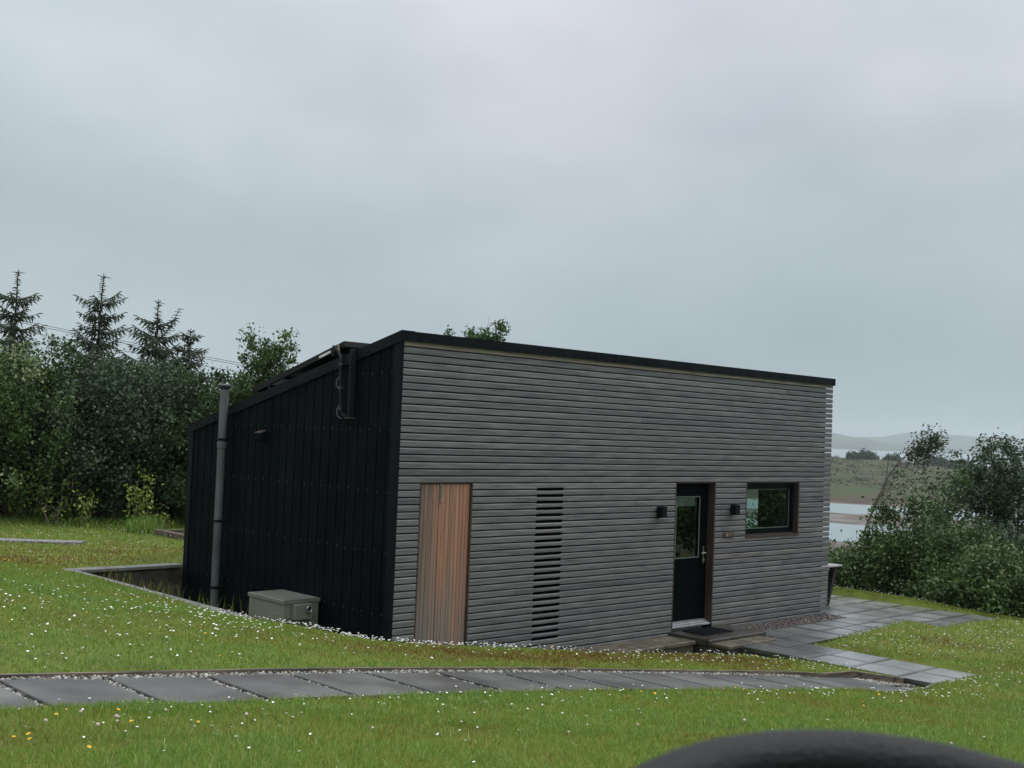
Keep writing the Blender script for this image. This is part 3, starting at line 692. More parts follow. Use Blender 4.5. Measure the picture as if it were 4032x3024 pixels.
for (xa, ya), (xb, yb) in zip(tl[:-1], tl[1:]):
    n_ = max(1, int((xb - xa) / .5)); dx, dy = xb - xa, yb - ya; ll = math.hypot(dx, dy); nx_, ny_ = -dy / ll * .02, dx / ll * .02
    for k in range(n_):
        p, q_ = k / n_, (k + 1) / n_
        xq, yq, xr, yr = xa + dx * p, ya + dy * p, xa + dx * q_ - (.003 if k == n_ - 1 else 0), ya + dy * q_
        zq, zt = timber_top(xq), timber_top(xr)
        vs_ = []
        for (x_, y_, z_) in ((xq, yq, zq), (xr, yr, zt)):
            vs_ += [(x_ - nx_, y_ - ny_, z_ - .16), (x_ + nx_, y_ + ny_, z_ - .16), (x_ + nx_, y_ + ny_, z_), (x_ - nx_, y_ - ny_, z_)]
        te.add(vs_, [(0, 1, 2, 3), (4, 5, 6, 7), (0, 4, 5, 1), (1, 5, 6, 2), (2, 6, 7, 3), (3, 7, 4, 0)])
tag(te.build('timber_edging', m_timb), 'long weathered brown timber board edging the gravel along the slab path', 'edging')

# patio and walkway paving on a 0.6 m grid
b = MB(); rnd = random.Random(9)
def paver(x0, x1, y0, y1, z=PAV_Z, bev=.004, g_=.018):
    dz = rnd.uniform(-.0025, .0025); t = rnd.uniform(.35, 1) if (x0 > 7.4 or y0 < -2.2) else (rnd.uniform(.14, .2) if x0 < 6.9 else .3); x0 += g_ / 2; x1 -= g_ / 2; y0 += g_ / 2; y1 -= g_ / 2; zt = z + dz  # darker tint near the door paints the house's reflection onto the wet slabs
    rings = []
    for ins, zz in ((0, z - .045), (0, zt - .004), (.004, zt - .0008), (.022, zt), (.045, zt + .0006)):
        rings.append([(x0 + ins, y0 + ins, zz), (x1 - ins, y0 + ins, zz), (x1 - ins, y1 - ins, zz), (x0 + ins, y1 - ins, zz)])
    for k_, tt in enumerate((0, 0, .02, .12)):
        b.add(rings[k_] + rings[k_ + 1], [(i_, (i_ + 1) % 4, 4 + (i_ + 1) % 4, 4 + i_) for i_ in range(4)], tt)
    b.add(rings[4], [(0, 1, 2, 3)], t); b.add(rings[0], [(3, 2, 1, 0)], 0)
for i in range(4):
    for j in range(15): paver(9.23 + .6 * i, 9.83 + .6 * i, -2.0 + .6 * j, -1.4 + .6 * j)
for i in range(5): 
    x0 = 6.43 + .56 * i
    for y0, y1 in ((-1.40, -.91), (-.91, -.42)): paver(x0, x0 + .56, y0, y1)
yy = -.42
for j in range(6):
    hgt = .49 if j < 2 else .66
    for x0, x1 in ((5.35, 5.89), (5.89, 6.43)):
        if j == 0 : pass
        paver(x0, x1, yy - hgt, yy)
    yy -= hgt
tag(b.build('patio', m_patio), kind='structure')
# bedding under the joints
q = MB()
for a in PAVES: q.box(a[0] + .01, a[1] - .01, a[2] + .01, a[3] - .01, PAV_Z - .12, PAV_Z - .018)
tag(q.build('paving_bed', pmat('joint_sand', (.02, .02, .016), .9)), kind='structure')
# ledge and landing at the door
b = MB(); rnd = random.Random(2)
ls = empty('door_ledge', (4.0, -.3, -.26)); tag(ls, 'narrow raised ledge of mossy tan slabs along the slat wall left of the front door', 'ledge')
b = MB(); x = 2.55
while x < 4.98: 
    b.bbox(x, min(x + .595, 5.02), -.52, -.01, -.125, -.075, .005, rnd.random()); x += .605
rel(b, (4, -.3, -.26)).build('slab', m_tan, ls)
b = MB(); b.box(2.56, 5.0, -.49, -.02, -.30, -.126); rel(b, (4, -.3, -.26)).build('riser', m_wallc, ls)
dl = empty('door_step', (5.7, -.4, -.26)); tag(dl, 'wet landing slab darkened by a painted-in house reflection, with a tan front tread below the front door', 'step')
b = MB(); b.bbox(5.03, 6.42, -.74, -.008, -.115, -.035, .006); rel(b, (5.7, -.4, -.26)).build('landing', pmat('wet_slab_with_painted_reflection', (.045, .042, .036), .35, var=.4, scale=3, detail=8, rvar=.1), dl)  # dark colour holds both wet stone and the painted-in reflection of the house
b = MB(); b.bbox(5.06, 5.63, -1.05, -.75, -.12, -.075, .006, .4).bbox(5.64, 6.22, -1.05, -.75, -.12, -.075, .006, .7); rel(b, (5.7, -.4, -.26)).build('tread', m_tan, dl)
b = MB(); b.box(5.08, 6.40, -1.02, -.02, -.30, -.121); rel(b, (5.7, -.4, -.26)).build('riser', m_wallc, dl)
b = MB(); b.bbox(-.34, .34, -.21, .21, 0, .014, .003)
for i in range(12): b.box(-.31, .31, -.19 + .033 * i, -.178 + .033 * i, .0145, .018)
o = b.build('door_mat', m_mat, loc=(5.62, -.27, -.034)); tag(o, 'black rubber door mat on the wet landing', 'door mat')

# patio table beyond the house corner
t = empty('patio_table', (9.83, 1.08, PAV_Z)); tag(t, 'patio table with pale top and dark slanting legs, half hidden by the house corner', 'table')
b = MB(); b.bbox(-.5, .5, -.75, .72, .70, .73, .008); b.build('tabletop', m_tabt, t)
for sx in (-1, 1):
    for sy in (-1, 1):
        b = MB(); X_, Y_ = .42 * sx, .62 * sy
        b.add([(X_ - .05, Y_ - .05, .70), (X_ + .05, Y_ - .05, .70), (X_ + .05, Y_ + .05, .70), (X_ - .05, Y_ + .05, .70),
               (X_ * .8 - .025, Y_ * .9 - .025, 0), (X_ * .8 + .025, Y_ * .9 - .025, 0), (X_ * .8 + .025, Y_ * .9 + .025, 0), (X_ * .8 - .025, Y_ * .9 + .025, 0)],
              [(0, 1, 2, 3), (4, 5, 6, 7), (0, 1, 5, 4), (1, 2, 6, 5), (2, 3, 7, 6), (3, 0, 4, 7)]); b.build('leg', m_tabl, t)

# raised bed timbers and second path on the far lawn
rb = MB(); o_ = (1.9, 8.6, .6)
rb.bbox(1.62, 1.72, 6.6, 9.0, .5, .76, .006); rb.bbox(1.73, 3.6, 8.9, 9.0, .5, .75, .006)
tag(rel(rb, o_).build('raised_bed', m_timb, loc=o_), 'low dark timber raised bed on the far lawn behind the house', 'raised bed')
b = MB(); b.prism([(-4.6, 11.4), (-.25, 7.85), (-.02, 8.10), (-4.3, 11.7)], 2, .55, .70)
tag(b.build('path', pmat('pale_chippings', (.22, .21, .20), .8, var=.5, scale=25)), kind='structure')

# ------------------------------------------------------------------ gravel
phi = (1 + 5 ** .5) / 2
ICO = np.array([(-1, phi, 0), (1, phi, 0), (-1, -phi, 0), (1, -phi, 0), (0, -1, phi), (0, 1, phi), (0, -1, -phi), (0, 1, -phi), (phi, 0, -1), (phi, 0, 1), (-phi, 0, -1), (-phi, 0, 1)]) / 1.9
ICF = np.array([(0, 11, 5), (0, 5, 1), (0, 1, 7), (0, 7, 10), (0, 10, 11), (1, 5, 9), (5, 11, 4), (11, 10, 2), (10, 7, 6), (7, 1, 8), (3, 9, 4), (3, 4, 2), (3, 2, 6), (3, 6, 8), (3, 8, 9), (4, 9, 5), (2, 4, 11), (6, 2, 10), (8, 6, 7), (9, 8, 1)])
def pebbles(name, C, size, mat):
    n = len(C); s = size * rs.uniform(.5, 1.35, (n, 1, 1)) * rs.uniform(.6, 1.1, (n, 1, 3))
    V = ICO[None] * s * rs.uniform(.8, 1.2, (n, 12, 1)); a = rs.uniform(0, 6.28, n); ca, sa = np.cos(a)[:, None], np.sin(a)[:, None]
    V = np.stack([V[..., 0] * ca - V[..., 1] * sa, V[..., 0] * sa + V[..., 1] * ca, V[..., 2]], -1) + C[:, None]
    F = ICF[None] + (np.arange(n) * 12)[:, None, None]
    return mesh_np(name, V, F.reshape(-1, 3), mat, tint=np.repeat(rs.uniform(0, 1, n), 20))
m_wgrav = pmat('pale_gravel', (.31, .295, .27), .7, tcol=[(0, (.22, .21, .2)), (.3, (.6, .6, .6)), (.7, (1, 1, 1)), (1, (1.6, 1.6, 1.6))])
m_bgrav = pmat('brown_gravel', (.062, .050, .045), .5, tcol=[(0, (.4, .4, .4)), (.8, (1.1, 1, 1)), (1, (2.6, 2.4, 2.2))])
x = rs.uniform(-9.2, 4.95, 5200); y = -3.01 + rs.uniform(-.02, .13, 5200) - np.clip(x - 3, 0, 2) * .03
C1 = np.stack([x, y, zp(x) - .022 + rs.uniform(0, .018, 5200)], -1)
jj = rs.choice(J[2:-1], 3000); x = jj + rs.uniform(-.03, .03, 3000); y = rs.uniform(-3.9, -3.0, 3000)
C2 = np.stack([x, y, zp(x) - .03 + rs.uniform(0, .012, 3000)], -1)
x = rs.uniform(4.0, 5.3, 2600); y = rs.uniform(-3.75, -3.0, 2600); k = (y < -3.0 - np.clip(x - 4.95, 0, 1) * 1.4) & (y > -3.10 - .42 * (x - 4)); x, y = x[k], y[k]
C3 = np.stack([x, y, zp(x) - .025 + rs.uniform(0, .018, len(x))], -1)
x = rs.uniform(4.75, 5.34, 1500); y = rs.uniform(-4.05, -3.2, 1500); k = y < -3.0 - np.clip(x - 4.95, 0, 1) * 1.4; x, y = x[k], y[k]
C4 = np.stack([x, y, ground_h(x, y) + rs.uniform(-.004, .012, len(x))], -1)
tag(pebbles('gravel', np.concatenate([C1, C2, C3, C4]), .0125, m_wgrav), 'pale loose gravel filling the edges and joints of the slab path', 'gravel', kind='stuff')
x = rs.uniform(6.46, 9.22, 4200); y = rs.uniform(-.40, .02, 4200)
tag(pebbles('gravel', np.stack([x, y, -.165 + rs.uniform(0, .055, 4200)], -1), .024, m_bgrav), 'strip of dark brown pebbles under the slat wall below the window', 'gravel', kind='stuff')

# ------------------------------------------------------------------ grass
m_grass = leafmat('grass', [(0, (.150, .070, .022)), (.2, (.190, .140, .032)), (.42, (.225, .272, .048)), (.62, (.178, .288, .046)), (.85, (.115, .225, .042)), (1, (.36, .42, .15))], rough=.5, trans=.35, spec=.35)
def excl(x, y):
    """True where no grass grows"""
    e = np.zeros(len(x), bool)
    for a in PAVES: e |= (x > a[0] + .0) & (x < a[1] - .0) & (y > a[2]) & (y < a[3])
    e |= (x > 5.35) & (x < 6.43) & (y > -4.03) & (y < 0)
    e |= (x > -1.79) & (x < LX) & (y > .28) & (y < 5.0)
    e |= (x > -.03) & (x < LX + .02) & (y > -.02) & (y < 5.0)
    e |= (x > -9.3) & (x < 5.0) & (y > -3.86) & (y < -2.83)
    e |= (x >= 5.0) & (x < 5.36) & (y > -4.0) & (y < -2.9 - (x - 4.95) * 1.4)
    e |= (x > 2.5) & (x < 6.43) & (y > -.54) & (y < 0)
    e |= (x > 5.02) & (x < 6.43) & (y > -1.07) & (y < 0)
    e |= (x > 6.4) & (x < 9.25) & (y > -.45) & (y < 0)
    u_ = (x + 4.45) * .774 - (y - 11.55) * .633; v_ = (x + 4.45) * .633 + (y - 11.55) * .774
    e |= (u_ > 0) & (u_ < 5.6) & (np.abs(v_) < .17)
    return e
def sample(n, dmin, dmax, azlo=12, azhi=78, p=1.0):
    u = rs.uniform(0, 1, n); d = (dmin ** p + u * (dmax ** p - dmin ** p)) ** (1 / p)
    az = rs.uniform(azlo, azhi, n); x, y = polar(az, d)
    k = ~excl(x, y); return x[k], y[k], d[k]
def dryness(x, y):
    v = .62 + .35 * (fbm(x * .9, y * .9, 77, 4) - .5) * 2
    def blob(cx, cy, rx, ry, s): return s * np.exp(-((x - cx) / rx) ** 2 - ((y - cy) / ry) ** 2)
    v = v - blob(2.6, -1.9, 2.2, .9, .42) - blob(-2.2, 6.3, 3.2, 1.2, .62) - blob(-.3, -1.7, 2.2, .9, .22) - blob(8.2, -2.7, 1.6, .5, .28) - blob(4.3, -2.1, .8, .6, .22)
    v = v - blob(12, 0, .5, 5, .2) - blob(-3.0, -1.6, 1.5, .7, .12) - blob(6.8, -3.2, .3, .8, .25)
    v = v + np.where((y < -3.9) & (x < 8), -.03, 0)
    return v
def blades(x, y, h, wd, tint):
    n = len(x); z = ground_h(x, y) - .004
    a = rs.uniform(0, 2 * math.pi, n); ln = rs.uniform(.15, 1.0, n) * h
    la = rs.uniform(0, 6.28, n)
    dx, dy = np.cos(la) * ln, np.sin(la) * ln; sx, sy = np.cos(a) * wd / 2, np.sin(a) * wd / 2
    V = np.empty((n, 5, 3), np.float32)
    V[:, 0] = np.stack([x - sx, y - sy, z], -1); V[:, 1] = np.stack([x + sx, y + sy, z], -1)
    V[:, 2] = np.stack([x + sx * .7 + dx * .35, y + sy * .7 + dy * .35, z + h * .6], -1)
    V[:, 3] = np.stack([x - sx * .7 + dx * .35, y - sy * .7 + dy * .35, z + h * .6], -1)
    V[:, 4] = np.stack([x + dx, y + dy, z + h * (1 - .45 * (ln / h) ** 2)], -1)
    b_ = (np.arange(n) * 5)[:, None]
    return V.reshape(-1, 3), b_ + np.array([[0, 1, 2, 3]]), b_ + np.array([[3, 2, 4]]), tint
parts = []
for n_, d0, d1, h0, w0 in ((95000, 3.2, 7.5, .050, .0042), (130000, 7.0, 12, .046, .0062), (120000, 11.5, 17, .044, .0085), (90000, 16.5, 24, .050, .012), (60000, 23.0, 31, .06, .018)):
    x, y, d_ = sample(n_, d0, d1, p=1.6)
    cl_ = fbm(x * 4, y * 4, 51, 3)
    t = np.clip(dryness(x, y) + rs.normal(0, .15, len(x)) + (cl_ - .5) * .45, 0, .93)
    t = np.where(rs.uniform(0, 1, len(x)) < .03, 1.0, t)
    h = h0 * rs.uniform(.55, 1.25, len(x)) * (.65 + .8 * cl_) * np.where(y < -3.9, 1.08, .85)
    # keep blades short against the slabs and walls
    parts.append(blades(x, y, h, w0 * rs.uniform(.7, 1.3, len(x)), t))
x = rs.uniform(11.64, 13.1, 26000); y = rs.uniform(-5, 7, 26000); k = ~excl(x, y); x, y = x[k], y[k]
parts.append(blades(x, y, .05 * rs.uniform(.5, 1.3, len(x)), .012 * rs.uniform(.7, 1.3, len(x)), np.clip(.45 + rs.normal(0, .14, len(x)), 0, .93)))
V = np.concatenate([p[0] for p in parts]); off = 0; F4 = []; F3 = []
for p in parts: F4.append(p[1] + off); F3.append(p[2] + off); off += len(p[0])
T = np.concatenate([p[3] for p in parts])
o = mesh_np('grass', V, [np.concatenate(F4), np.concatenate(F3)], m_grass, tint=np.concatenate([T, T]))
tag(o, 'short green lawn grass with dry brownish patches', 'grass', kind='stuff')
# long dry stalks by the coping and long grass under the trees
def stalks(name, cx, cy, n_, rx, ry, h, wd, t0, lab, cat='grass'):
    x = cx + rs.normal(0, rx, n_); y = cy + rs.normal(0, ry, n_)
    hh = h * rs.uniform(.5, 1.2, n_)
    a = blades(x, y, hh, wd * rs.uniform(.7, 1.3, n_), np.clip(rs.normal(t0, .12, n_), 0, 1))
    o = mesh_np(name, a[0], [a[1], a[2]], m_grass, tint=np.concatenate([a[3], a[3]])); tag(o, lab, cat, kind='stuff'); return o
stalks('dry_grass', -1.85, 2.0, 110, .05, 1.1, .24, .005, .36, 'thin dry grass stalks leaning over the retaining wall coping')
x = rs.uniform(-7, 7, 9000); y = 11.8 + rs.normal(0, .45, 9000) - .22 * (x - 0)
a = blades(x, y, rs.uniform(.04, .16, 9000) * (.5 + fbm(x, y, 5)), rs.uniform(.010, .018, 9000), np.clip(rs.normal(.85, .08, 9000), 0, .95))
tag(mesh_np('long_grass', a[0], [a[1], a[2]], m_grass, tint=np.concatenate([a[3], a[3]])), 'long uncut grass along the foot of the tree belt', 'grass', kind='stuff')

# ------------------------------------------------------------------ flowers
m_petal = pmat('daisy_petal', (.80, .79, .76), .6, var=.05); m_yel = pmat('buttercup', (.80, .48, .02), .35, var=.1); m_clov = pmat('clover', (.55, .42, .40), .7, var=.2)
m_stem = pmat('stem', (.05, .10, .02), .6)
def flower_mesh(kind):
    b = MB()
    if kind == 'daisy':
        b.lathe((0, 0, 0), [(.001, -.004), (.008, -.002), (.0125, .003), (.0115, .0045), (.004, .0035)], 9); m = m_petal
    elif kind == 'buttercup':
        b.lathe((0, 0, 0), [(.002, -.006), (.009, -.002), (.013, .006), (.0115, .0065), (.003, .0)], 7); m = m_yel
    else:
        b.lathe((0, 0, 0), [(.002, -.010), (.010, -.006), (.0135, .002), (.010, .010), (.003, .013)], 8); m = m_clov
    k = len(b.f)
    b.tube([(0, 0, -.004), (.004, .002, -.04), (0, 0, -.075)], .0016, 4)
    me = b.build(kind, m, lnk=False); me.materials.append(m_stem)
    mi = np.zeros(len(me.polygons), np.int32); mi[k:] = 1; me.polygons.foreach_set('material_index', mi)
    return me
FM = {k: flower_mesh(k) for k in ('daisy', 'buttercup', 'clover')}
clusters = [(-3.4, -1.1, 1.4, .8, 230), (-2.4, -.6, .9, .7, 110), (-.9, -.2, .7, .5, 170), (-.2, -.8, 1.1, .5, 140), (1.2, -1.3, 1.1, .6, 110), (2.6, -2.2, 1.3, .35, 60), (4.3, -1.9, .6, .5, 55), (4.9, -2.5, .35, .3, 40),
            (-4.5, -4.3, 1.5, .35, 60), (-1.5, -4.3, 2.0, .4, 45), (2.5, -4.4, 1.3, .25, 60), (4.8, -4.5, .9, .2, 45), (-5.4, -4.9, .6, .4, 22), (-4.0, -5.2, 1.5, .6, 26), (-2, -6, 1.6, .7, 10), (6.8, -4.6, .8, .3, 30),
            (8.3, -2.9, 1.4, .55, 170), (7.2, -1.9, .5, .25, 50), (10.5, -3.2, 1.2, .5, 80), (11.9, 0, .15, 2.2, 120),
            (-3.0, 8.7, 2.5, .35, 170), (-.5, 9.5, 1.5, .6, 120), (.2, 7.2, .9, .7, 90), (-3, 6.5, 1.6, .5, 60), (-4.2, .8, 1.2, 1.4, 60), (-5.5, -1.5, 1.0, .8, 60)]
P_ = []
for cx, cy, rx, ry, n_ in clusters:
    x = cx + rs.normal(0, rx, n_) ; y = cy + rs.normal(0, ry, n_); k = ~excl(x, y) & (y < 12) & (x < 12.5); P_.append(np.stack([x[k], y[k]], -1))
P_ = np.concatenate(P_); dist = np.hypot(P_[:, 0] - CAM[0], P_[:, 1] - CAM[1])
dv = (P_ - CAM[:2]) / dist[:, None]; fwd = cF[:2] / np.hypot(*cF[:2]); ang_ = np.degrees(np.arccos(np.clip(dv @ fwd, -1, 1)))
order = np.argsort(dist + np.where(ang_ > 24.5, 1000, 0))
P_ = P_[order]; Zf = ground_h(P_[:, 0], P_[:, 1]); hgt = rs.uniform(.035, .075, len(P_)) 
for i in range(300):
    o = bpy.data.objects.new('daisy', FM['daisy']); s = rs.uniform(.5, .9) * (.75 if dist[order[i]] < 8.5 else 1)
    o.location = (P_[i, 0], P_[i, 1], Zf[i] + hgt[i]); o.rotation_euler = (rs.normal(0, .3), rs.normal(0, .3), rs.uniform(0, 6)); o.scale = (s, s, s)
    tag(o, 'small white daisy growing in the lawn', 'daisy', 'white daisies scattered over the lawn'); COL.objects.link(o)
rest = len(P_) - 300; me = FM['daisy']
mv = np.array([v.co[:] for v in me.vertices]); polys = [list(p.vertices) for p in me.polygons]
mi = [p.material_index for p in me.polygons]
keep = [p for p, m in zip(polys, mi) if m == 0]
by = {}
for p in keep: by.setdefault(len(p), []).append(p)
Vr = mv[None] * rs.uniform(.6, .95, (rest, 1, 1)) + np.stack([P_[300:, 0], P_[300:, 1], Zf[300:] + hgt[300:]], -1)[:, None]
tag(mesh_np('daisies', Vr.reshape(-1, 3), [(np.array(v)[None] + (np.arange(rest) * len(mv))[:, None, None]).reshape(-1, k) for k, v in by.items()], m_petal), 'white daisies speckling the farther parts of the lawn', 'daisies', kind='stuff')
def sprinkle(kind, lab, grp, spots):
    for x, y in spots:
        if excl(np.array([x]), np.array([y]))[0]: continue
        o = bpy.data.objects.new(kind, FM[kind]); o.location = (x, y, float(ground_h(x, y)) + rs.uniform(.035, .06)); o.rotation_euler = (rs.normal(0, .3), rs.normal(0, .3), 0)
        s = rs.uniform(.6, .95); o.scale = (s, s, s); tag(o, lab, kind, grp); COL.objects.link(o)
bs = []
for cx, cy, rx, ry, n_ in ((-5.7, -4.6, .35, .35, 9), (-3.6, -1.2, 1.4, .9, 12), (1.5, -4.5, 1.2, .4, 7), (11.3, -3.0, .6, .5, 14), (-1.8, -4.3, 1.4, .5, 4), (-1.9, 5.6, .4, .2, 9), (8.2, -2.1, .8, .15, 8), (4.6, -2.2, .5, .3, 3), (-.5, -1.4, 1.0, .6, 5), (-3, 8.8, 2, .5, 10)):
    bs += [(cx + rs.normal(0, rx), cy + rs.normal(0, ry)) for _ in range(n_)]
sprinkle('buttercup', 'small yellow buttercup growing in the lawn', 'yellow buttercups scattered over the lawn', bs)
sprinkle('clover', 'pinkish white clover head growing in the lawn', 'clover heads scattered over the near lawn', [(-5.5 + rs.normal(0, .5), -4.5 + rs.normal(0, .3)) for _ in range(9)] + [(-2.5 + rs.normal(0, 1), -6 + rs.normal(0, .8)) for _ in range(6)])

# ------------------------------------------------------------------ trees
def leaves(P, size, tint, elong=1.5, droop=0.0, wind=None):
    """one folded leaf (2 tris -> rhomb quad) per point"""
    n = len(P); d = rs.normal(0, 1, (n, 3)); 
    if wind is not None: d = d * .7 + np.array(wind) * 1.6
    d[:, 2] -= droop
    d /= np.linalg.norm(d, axis=1, keepdims=True)
    u = rs.normal(0, 1, (n, 3)); u[:, 2] += .9; s = np.cross(d, u); s /= np.linalg.norm(s, axis=1, keepdims=True) + 1e-9
    L_ = (size * rs.uniform(.6, 1.3, n))[:, None]; W2 = L_ / elong / 2
    nrm = np.cross(s, d)
    V = np.stack([P, P + d * L_ * .45 + s * W2 + nrm * L_ * .08, P + d * L_, P + d * L_ * .45 - s * W2 + nrm * L_ * .08], 1)
    return V.reshape(-1, 3), (np.arange(n) * 4)[:, None] + np.array([[0, 1, 2, 3]]), tint
def clumps(lobes, per_m3, cl_r, per_cl, shell=.55):
    """points gathered in leafy clumps spread through ellipsoid lobes"""
    out = []; tn = []
    for (c, r) in lobes:
        c = np.array(c, float); r = np.array(r, float); nc = max(4, int(per_m3 * r[0] * r[1] * r[2] * 4.19))
        v = rs.normal(0, 1, (nc, 3)); v /= np.linalg.norm(v, axis=1, keepdims=True)
        rad = shell + (1 - shell) * rs.uniform(0, 1, nc) ** .6; rad = np.where(rs.uniform(0, 1, nc) < .22, rs.uniform(.1, .8, nc), rad) * rs.uniform(.82, 1.16, nc)
        cc = c + v * rad[:, None] * r
        k = rs.randint(int(per_cl * .5), int(per_cl * 1.5), nc); rr = cl_r * rs.uniform(.6, 1.4, nc)
        P = np.repeat(cc, k, 0) + rs.normal(0, .5, (k.sum(), 3)) * np.repeat(rr, k)[:, None]
        out.append(P); tn.append(np.repeat(rs.normal(.5, .16, nc), k) + rs.normal(0, .12, k.sum()))
    return np.concatenate(out), np.clip(np.concatenate(tn), 0, 1)
m_lf_d = leafmat('leaf_dark', [(0, (.014, .028, .011)), (.5, (.036, .070, .023)), (.8, (.065, .112, .033)), (1, (.105, .165, .05))], rough=.42)
m_lf_g = leafmat('leaf_grey', [(0, (.020, .040, .020)), (.5, (.046, .080, .038)), (.85, (.078, .118, .060)), (1, (.15, .19, .12))], rough=.45)
m_lf_m = leafmat('leaf_mid', [(0, (.020, .042, .013)), (.5, (.056, .106, .029)), (.85, (.100, .165, .046)), (1, (.26, .30, .15))], rough=.38)
m_lf_b = leafmat('leaf_brownish', [(0, (.030, .026, .016)), (.5, (.048, .050, .024)), (1, (.075, .075, .035))], rough=.6)
m_lf_y = leafmat('leaf_yellow', [(0, (.09, .13, .02)), (.6, (.19, .26, .04)), (1, (.34, .36, .08))], rough=.4)
m_need = leafmat('spruce_needle', [(0, (.020, .034, .020)), (.6, (.042, .064, .036)), (1, (.08, .11, .06))], rough=.6, trans=.1)
def limb(mb, p0, p1, r0, r1, bend=.1, n_=5, seg=6):
    p0 = np.array(p0, float); p1 = np.array(p1, float); t = np.linspace(0, 1, n_)[:, None]
    pts_ = p0 + (p1 - p0) * t; ln = np.linalg.norm(p1 - p0); j = rs.normal(0, bend * ln * .35, (n_, 3)); j[0] = 0; j[-1] = 0
    pts_ = pts_ + j * np.sin(t * math.pi); mb.tube([tuple(q) for q in pts_], list(np.linspace(r0, r1, n_)), seg); return pts_
def broad(name, base, lobes, lab, cat, mat, per=14, cr=.24, pc=60, size=.07, stems=3, r0=.06, group=None, shell=.55, bark=None, twigs=0, wind=None, elong=1.5):
    base = np.array(base, float); o = empty(name, tuple(base)); tag(o, lab, cat, group)
    lb = [(np.array(c) - base, r) for c, r in lobes]
    b = MB()
    for k in range(stems):
        s0 = np.array([rs.normal(0, .12 * (stems > 1)), rs.normal(0, .12 * (stems > 1)), -.1]); c, r = lb[k % len(lb)]
        top = np.array(c) + rs.normal(0, .2, 3) * np.array(r)
        pp = limb(b, s0, top, r0 * rs.uniform(.7, 1.1), r0 * .25)
        for j in range(4):
            q0 = pp[rs.randint(1, len(pp))]; c2, r2 = lb[rs.randint(len(lb))]; v = rs.normal(0, 1, 3); v[2] = abs(v[2]); v /= np.linalg.norm(v)
            limb(b, q0, np.array(c2) + v * np.array(r2) * .9, r0 * .3, r0 * .06, seg=5)
    for j in range(twigs):
        c2, r2 = lb[rs.randint(len(lb))]; v = rs.normal(0, 1, 3); v /= np.linalg.norm(v); q0 = np.array(c2) + v * np.array(r2) * .3
        limb(b, q0, np.array(c2) + v * np.array(r2) * rs.uniform(.9, 1.1), .012, .004, seg=4)
    b.build('trunk', bark or m_bark, o, smooth=True)
    Pp, t = clumps(lb, per, cr, pc, shell); 
    Pp = Pp[Pp[:, 2] > .05] if False else Pp
    t = t[:len(Pp)]
    V, F, t = leaves(Pp, size, t, wind=wind, elong=elong)
    mesh_np('crown', V, F, mat, tint=t, parent=o)
    return o
def pz(azd, r): x, y = polar(azd, r); return float(x), float(y), float(ground_h(x, y))
def plobe(azd, r, z, rx, rz, ry=None): x, y = polar(azd, r); return ((float(x), float(y), z), (rx, ry or rx, rz))

# left tree belt, row of individual small trees (azimuth, distance, crown top z, radius)
TB = [(72.8, 25.0, 4.15, 1.45, m_lf_m, 'tree', 'dense broadleaf tree at the far left edge of the tree belt, below the leftmost spruce'),
      (69.9, 24.3, 4.0, 1.35, m_lf_m, 'tree', 'rounded mid green tree left of the tallest bare-topped spruce'),
      (67.9, 24.9, 4.35, 1.05, m_lf_d, 'tree', 'dark tree with a rounded bump top between the two leftmost spruces'),
      (66.0, 24.6, 3.8, 1.25, m_lf_g, 'tree', 'greyish green tree in front of the second spruce'),
      (64.0, 25.2, 4.0, 1.2, m_lf_g, 'tree', 'greyish tree with branching limbs showing, in front of the forked spruce'),
      (62.2, 25.4, 4.0, 1.1, m_lf_d, 'tree', 'dark leafy tree under the small rightmost spruce'),
      (60.6, 24.6, 3.95, 1.0, m_lf_d, 'tree', 'dark tree just left of the vent pipe'),
      (59.4, 25.6, 2.9, 1.0, m_lf_g, 'tree', 'low greyish tree right behind the vent pipe')]
for az_, r_, zt, rad, mt, nm, lab in TB:
    b0 = pz(az_, r_); zg = b0[2]; hh = zt - zg
    lob = [plobe(az_, r_, zg + hh * .72, rad, hh * .27), plobe(az_ + 1.2, r_ - .4, zg + hh * .50, rad * .9, hh * .28), plobe(az_ - 1.3, r_ - .3, zg + hh * .52, rad * .85, hh * .30), plobe(az_ + .3, r_ - .5, zg + hh * .28, rad * .85, hh * .2)]
    broad(nm, b0, lob, lab, 'tree', mt, per=12, cr=.24, pc=100, size=.068, stems=4, r0=.05, twigs=26, shell=.6, elong=1.3)
# dark brownish growth and wood behind the row
Pm = []; 
lob = [plobe(a, 27.4 + (i % 3) * .6, .75 + h_, 1.5, 1.0) for i, (a, h_) in enumerate([(73, .8), (70.5, 1.0), (68, .8), (65.5, 1.0), (63.2, .9), (61, .9), (58.5, .8), (55.5, .5), (52, .4), (76, .9), (71.7, 2.0), (66.8, 2.0), (64.4, 1.9), (62, 1.9), (60, 1.7), (69.2, 2.0)])]
Pp, t = clumps(lob, 5, .35, 90, .3); V, F, t = leaves(Pp, .11, t, elong=1.3)
tag(mesh_np('undergrowth', V, F, m_lf_b, tint=t), 'dark brownish tangle of undergrowth filling the tree belt behind the trees', 'undergrowth', kind='stuff')
b = MB()
for i in range(240):
    a = rs.uniform(58, 76); x, y, z = pz(a, rs.uniform(24.2, 27)); p0 = np.array([x, y, z]); p1 = p0 + np.array([rs.normal(0, .5), rs.normal(0, .5), rs.uniform(.8, 2.4)]); limb(b, p0, p1, .014, .004, seg=4, n_=4)
tag(b.build('bare_stems', m_bark), 'tangle of thin bare stems under the tree belt', 'stems', kind='stuff')

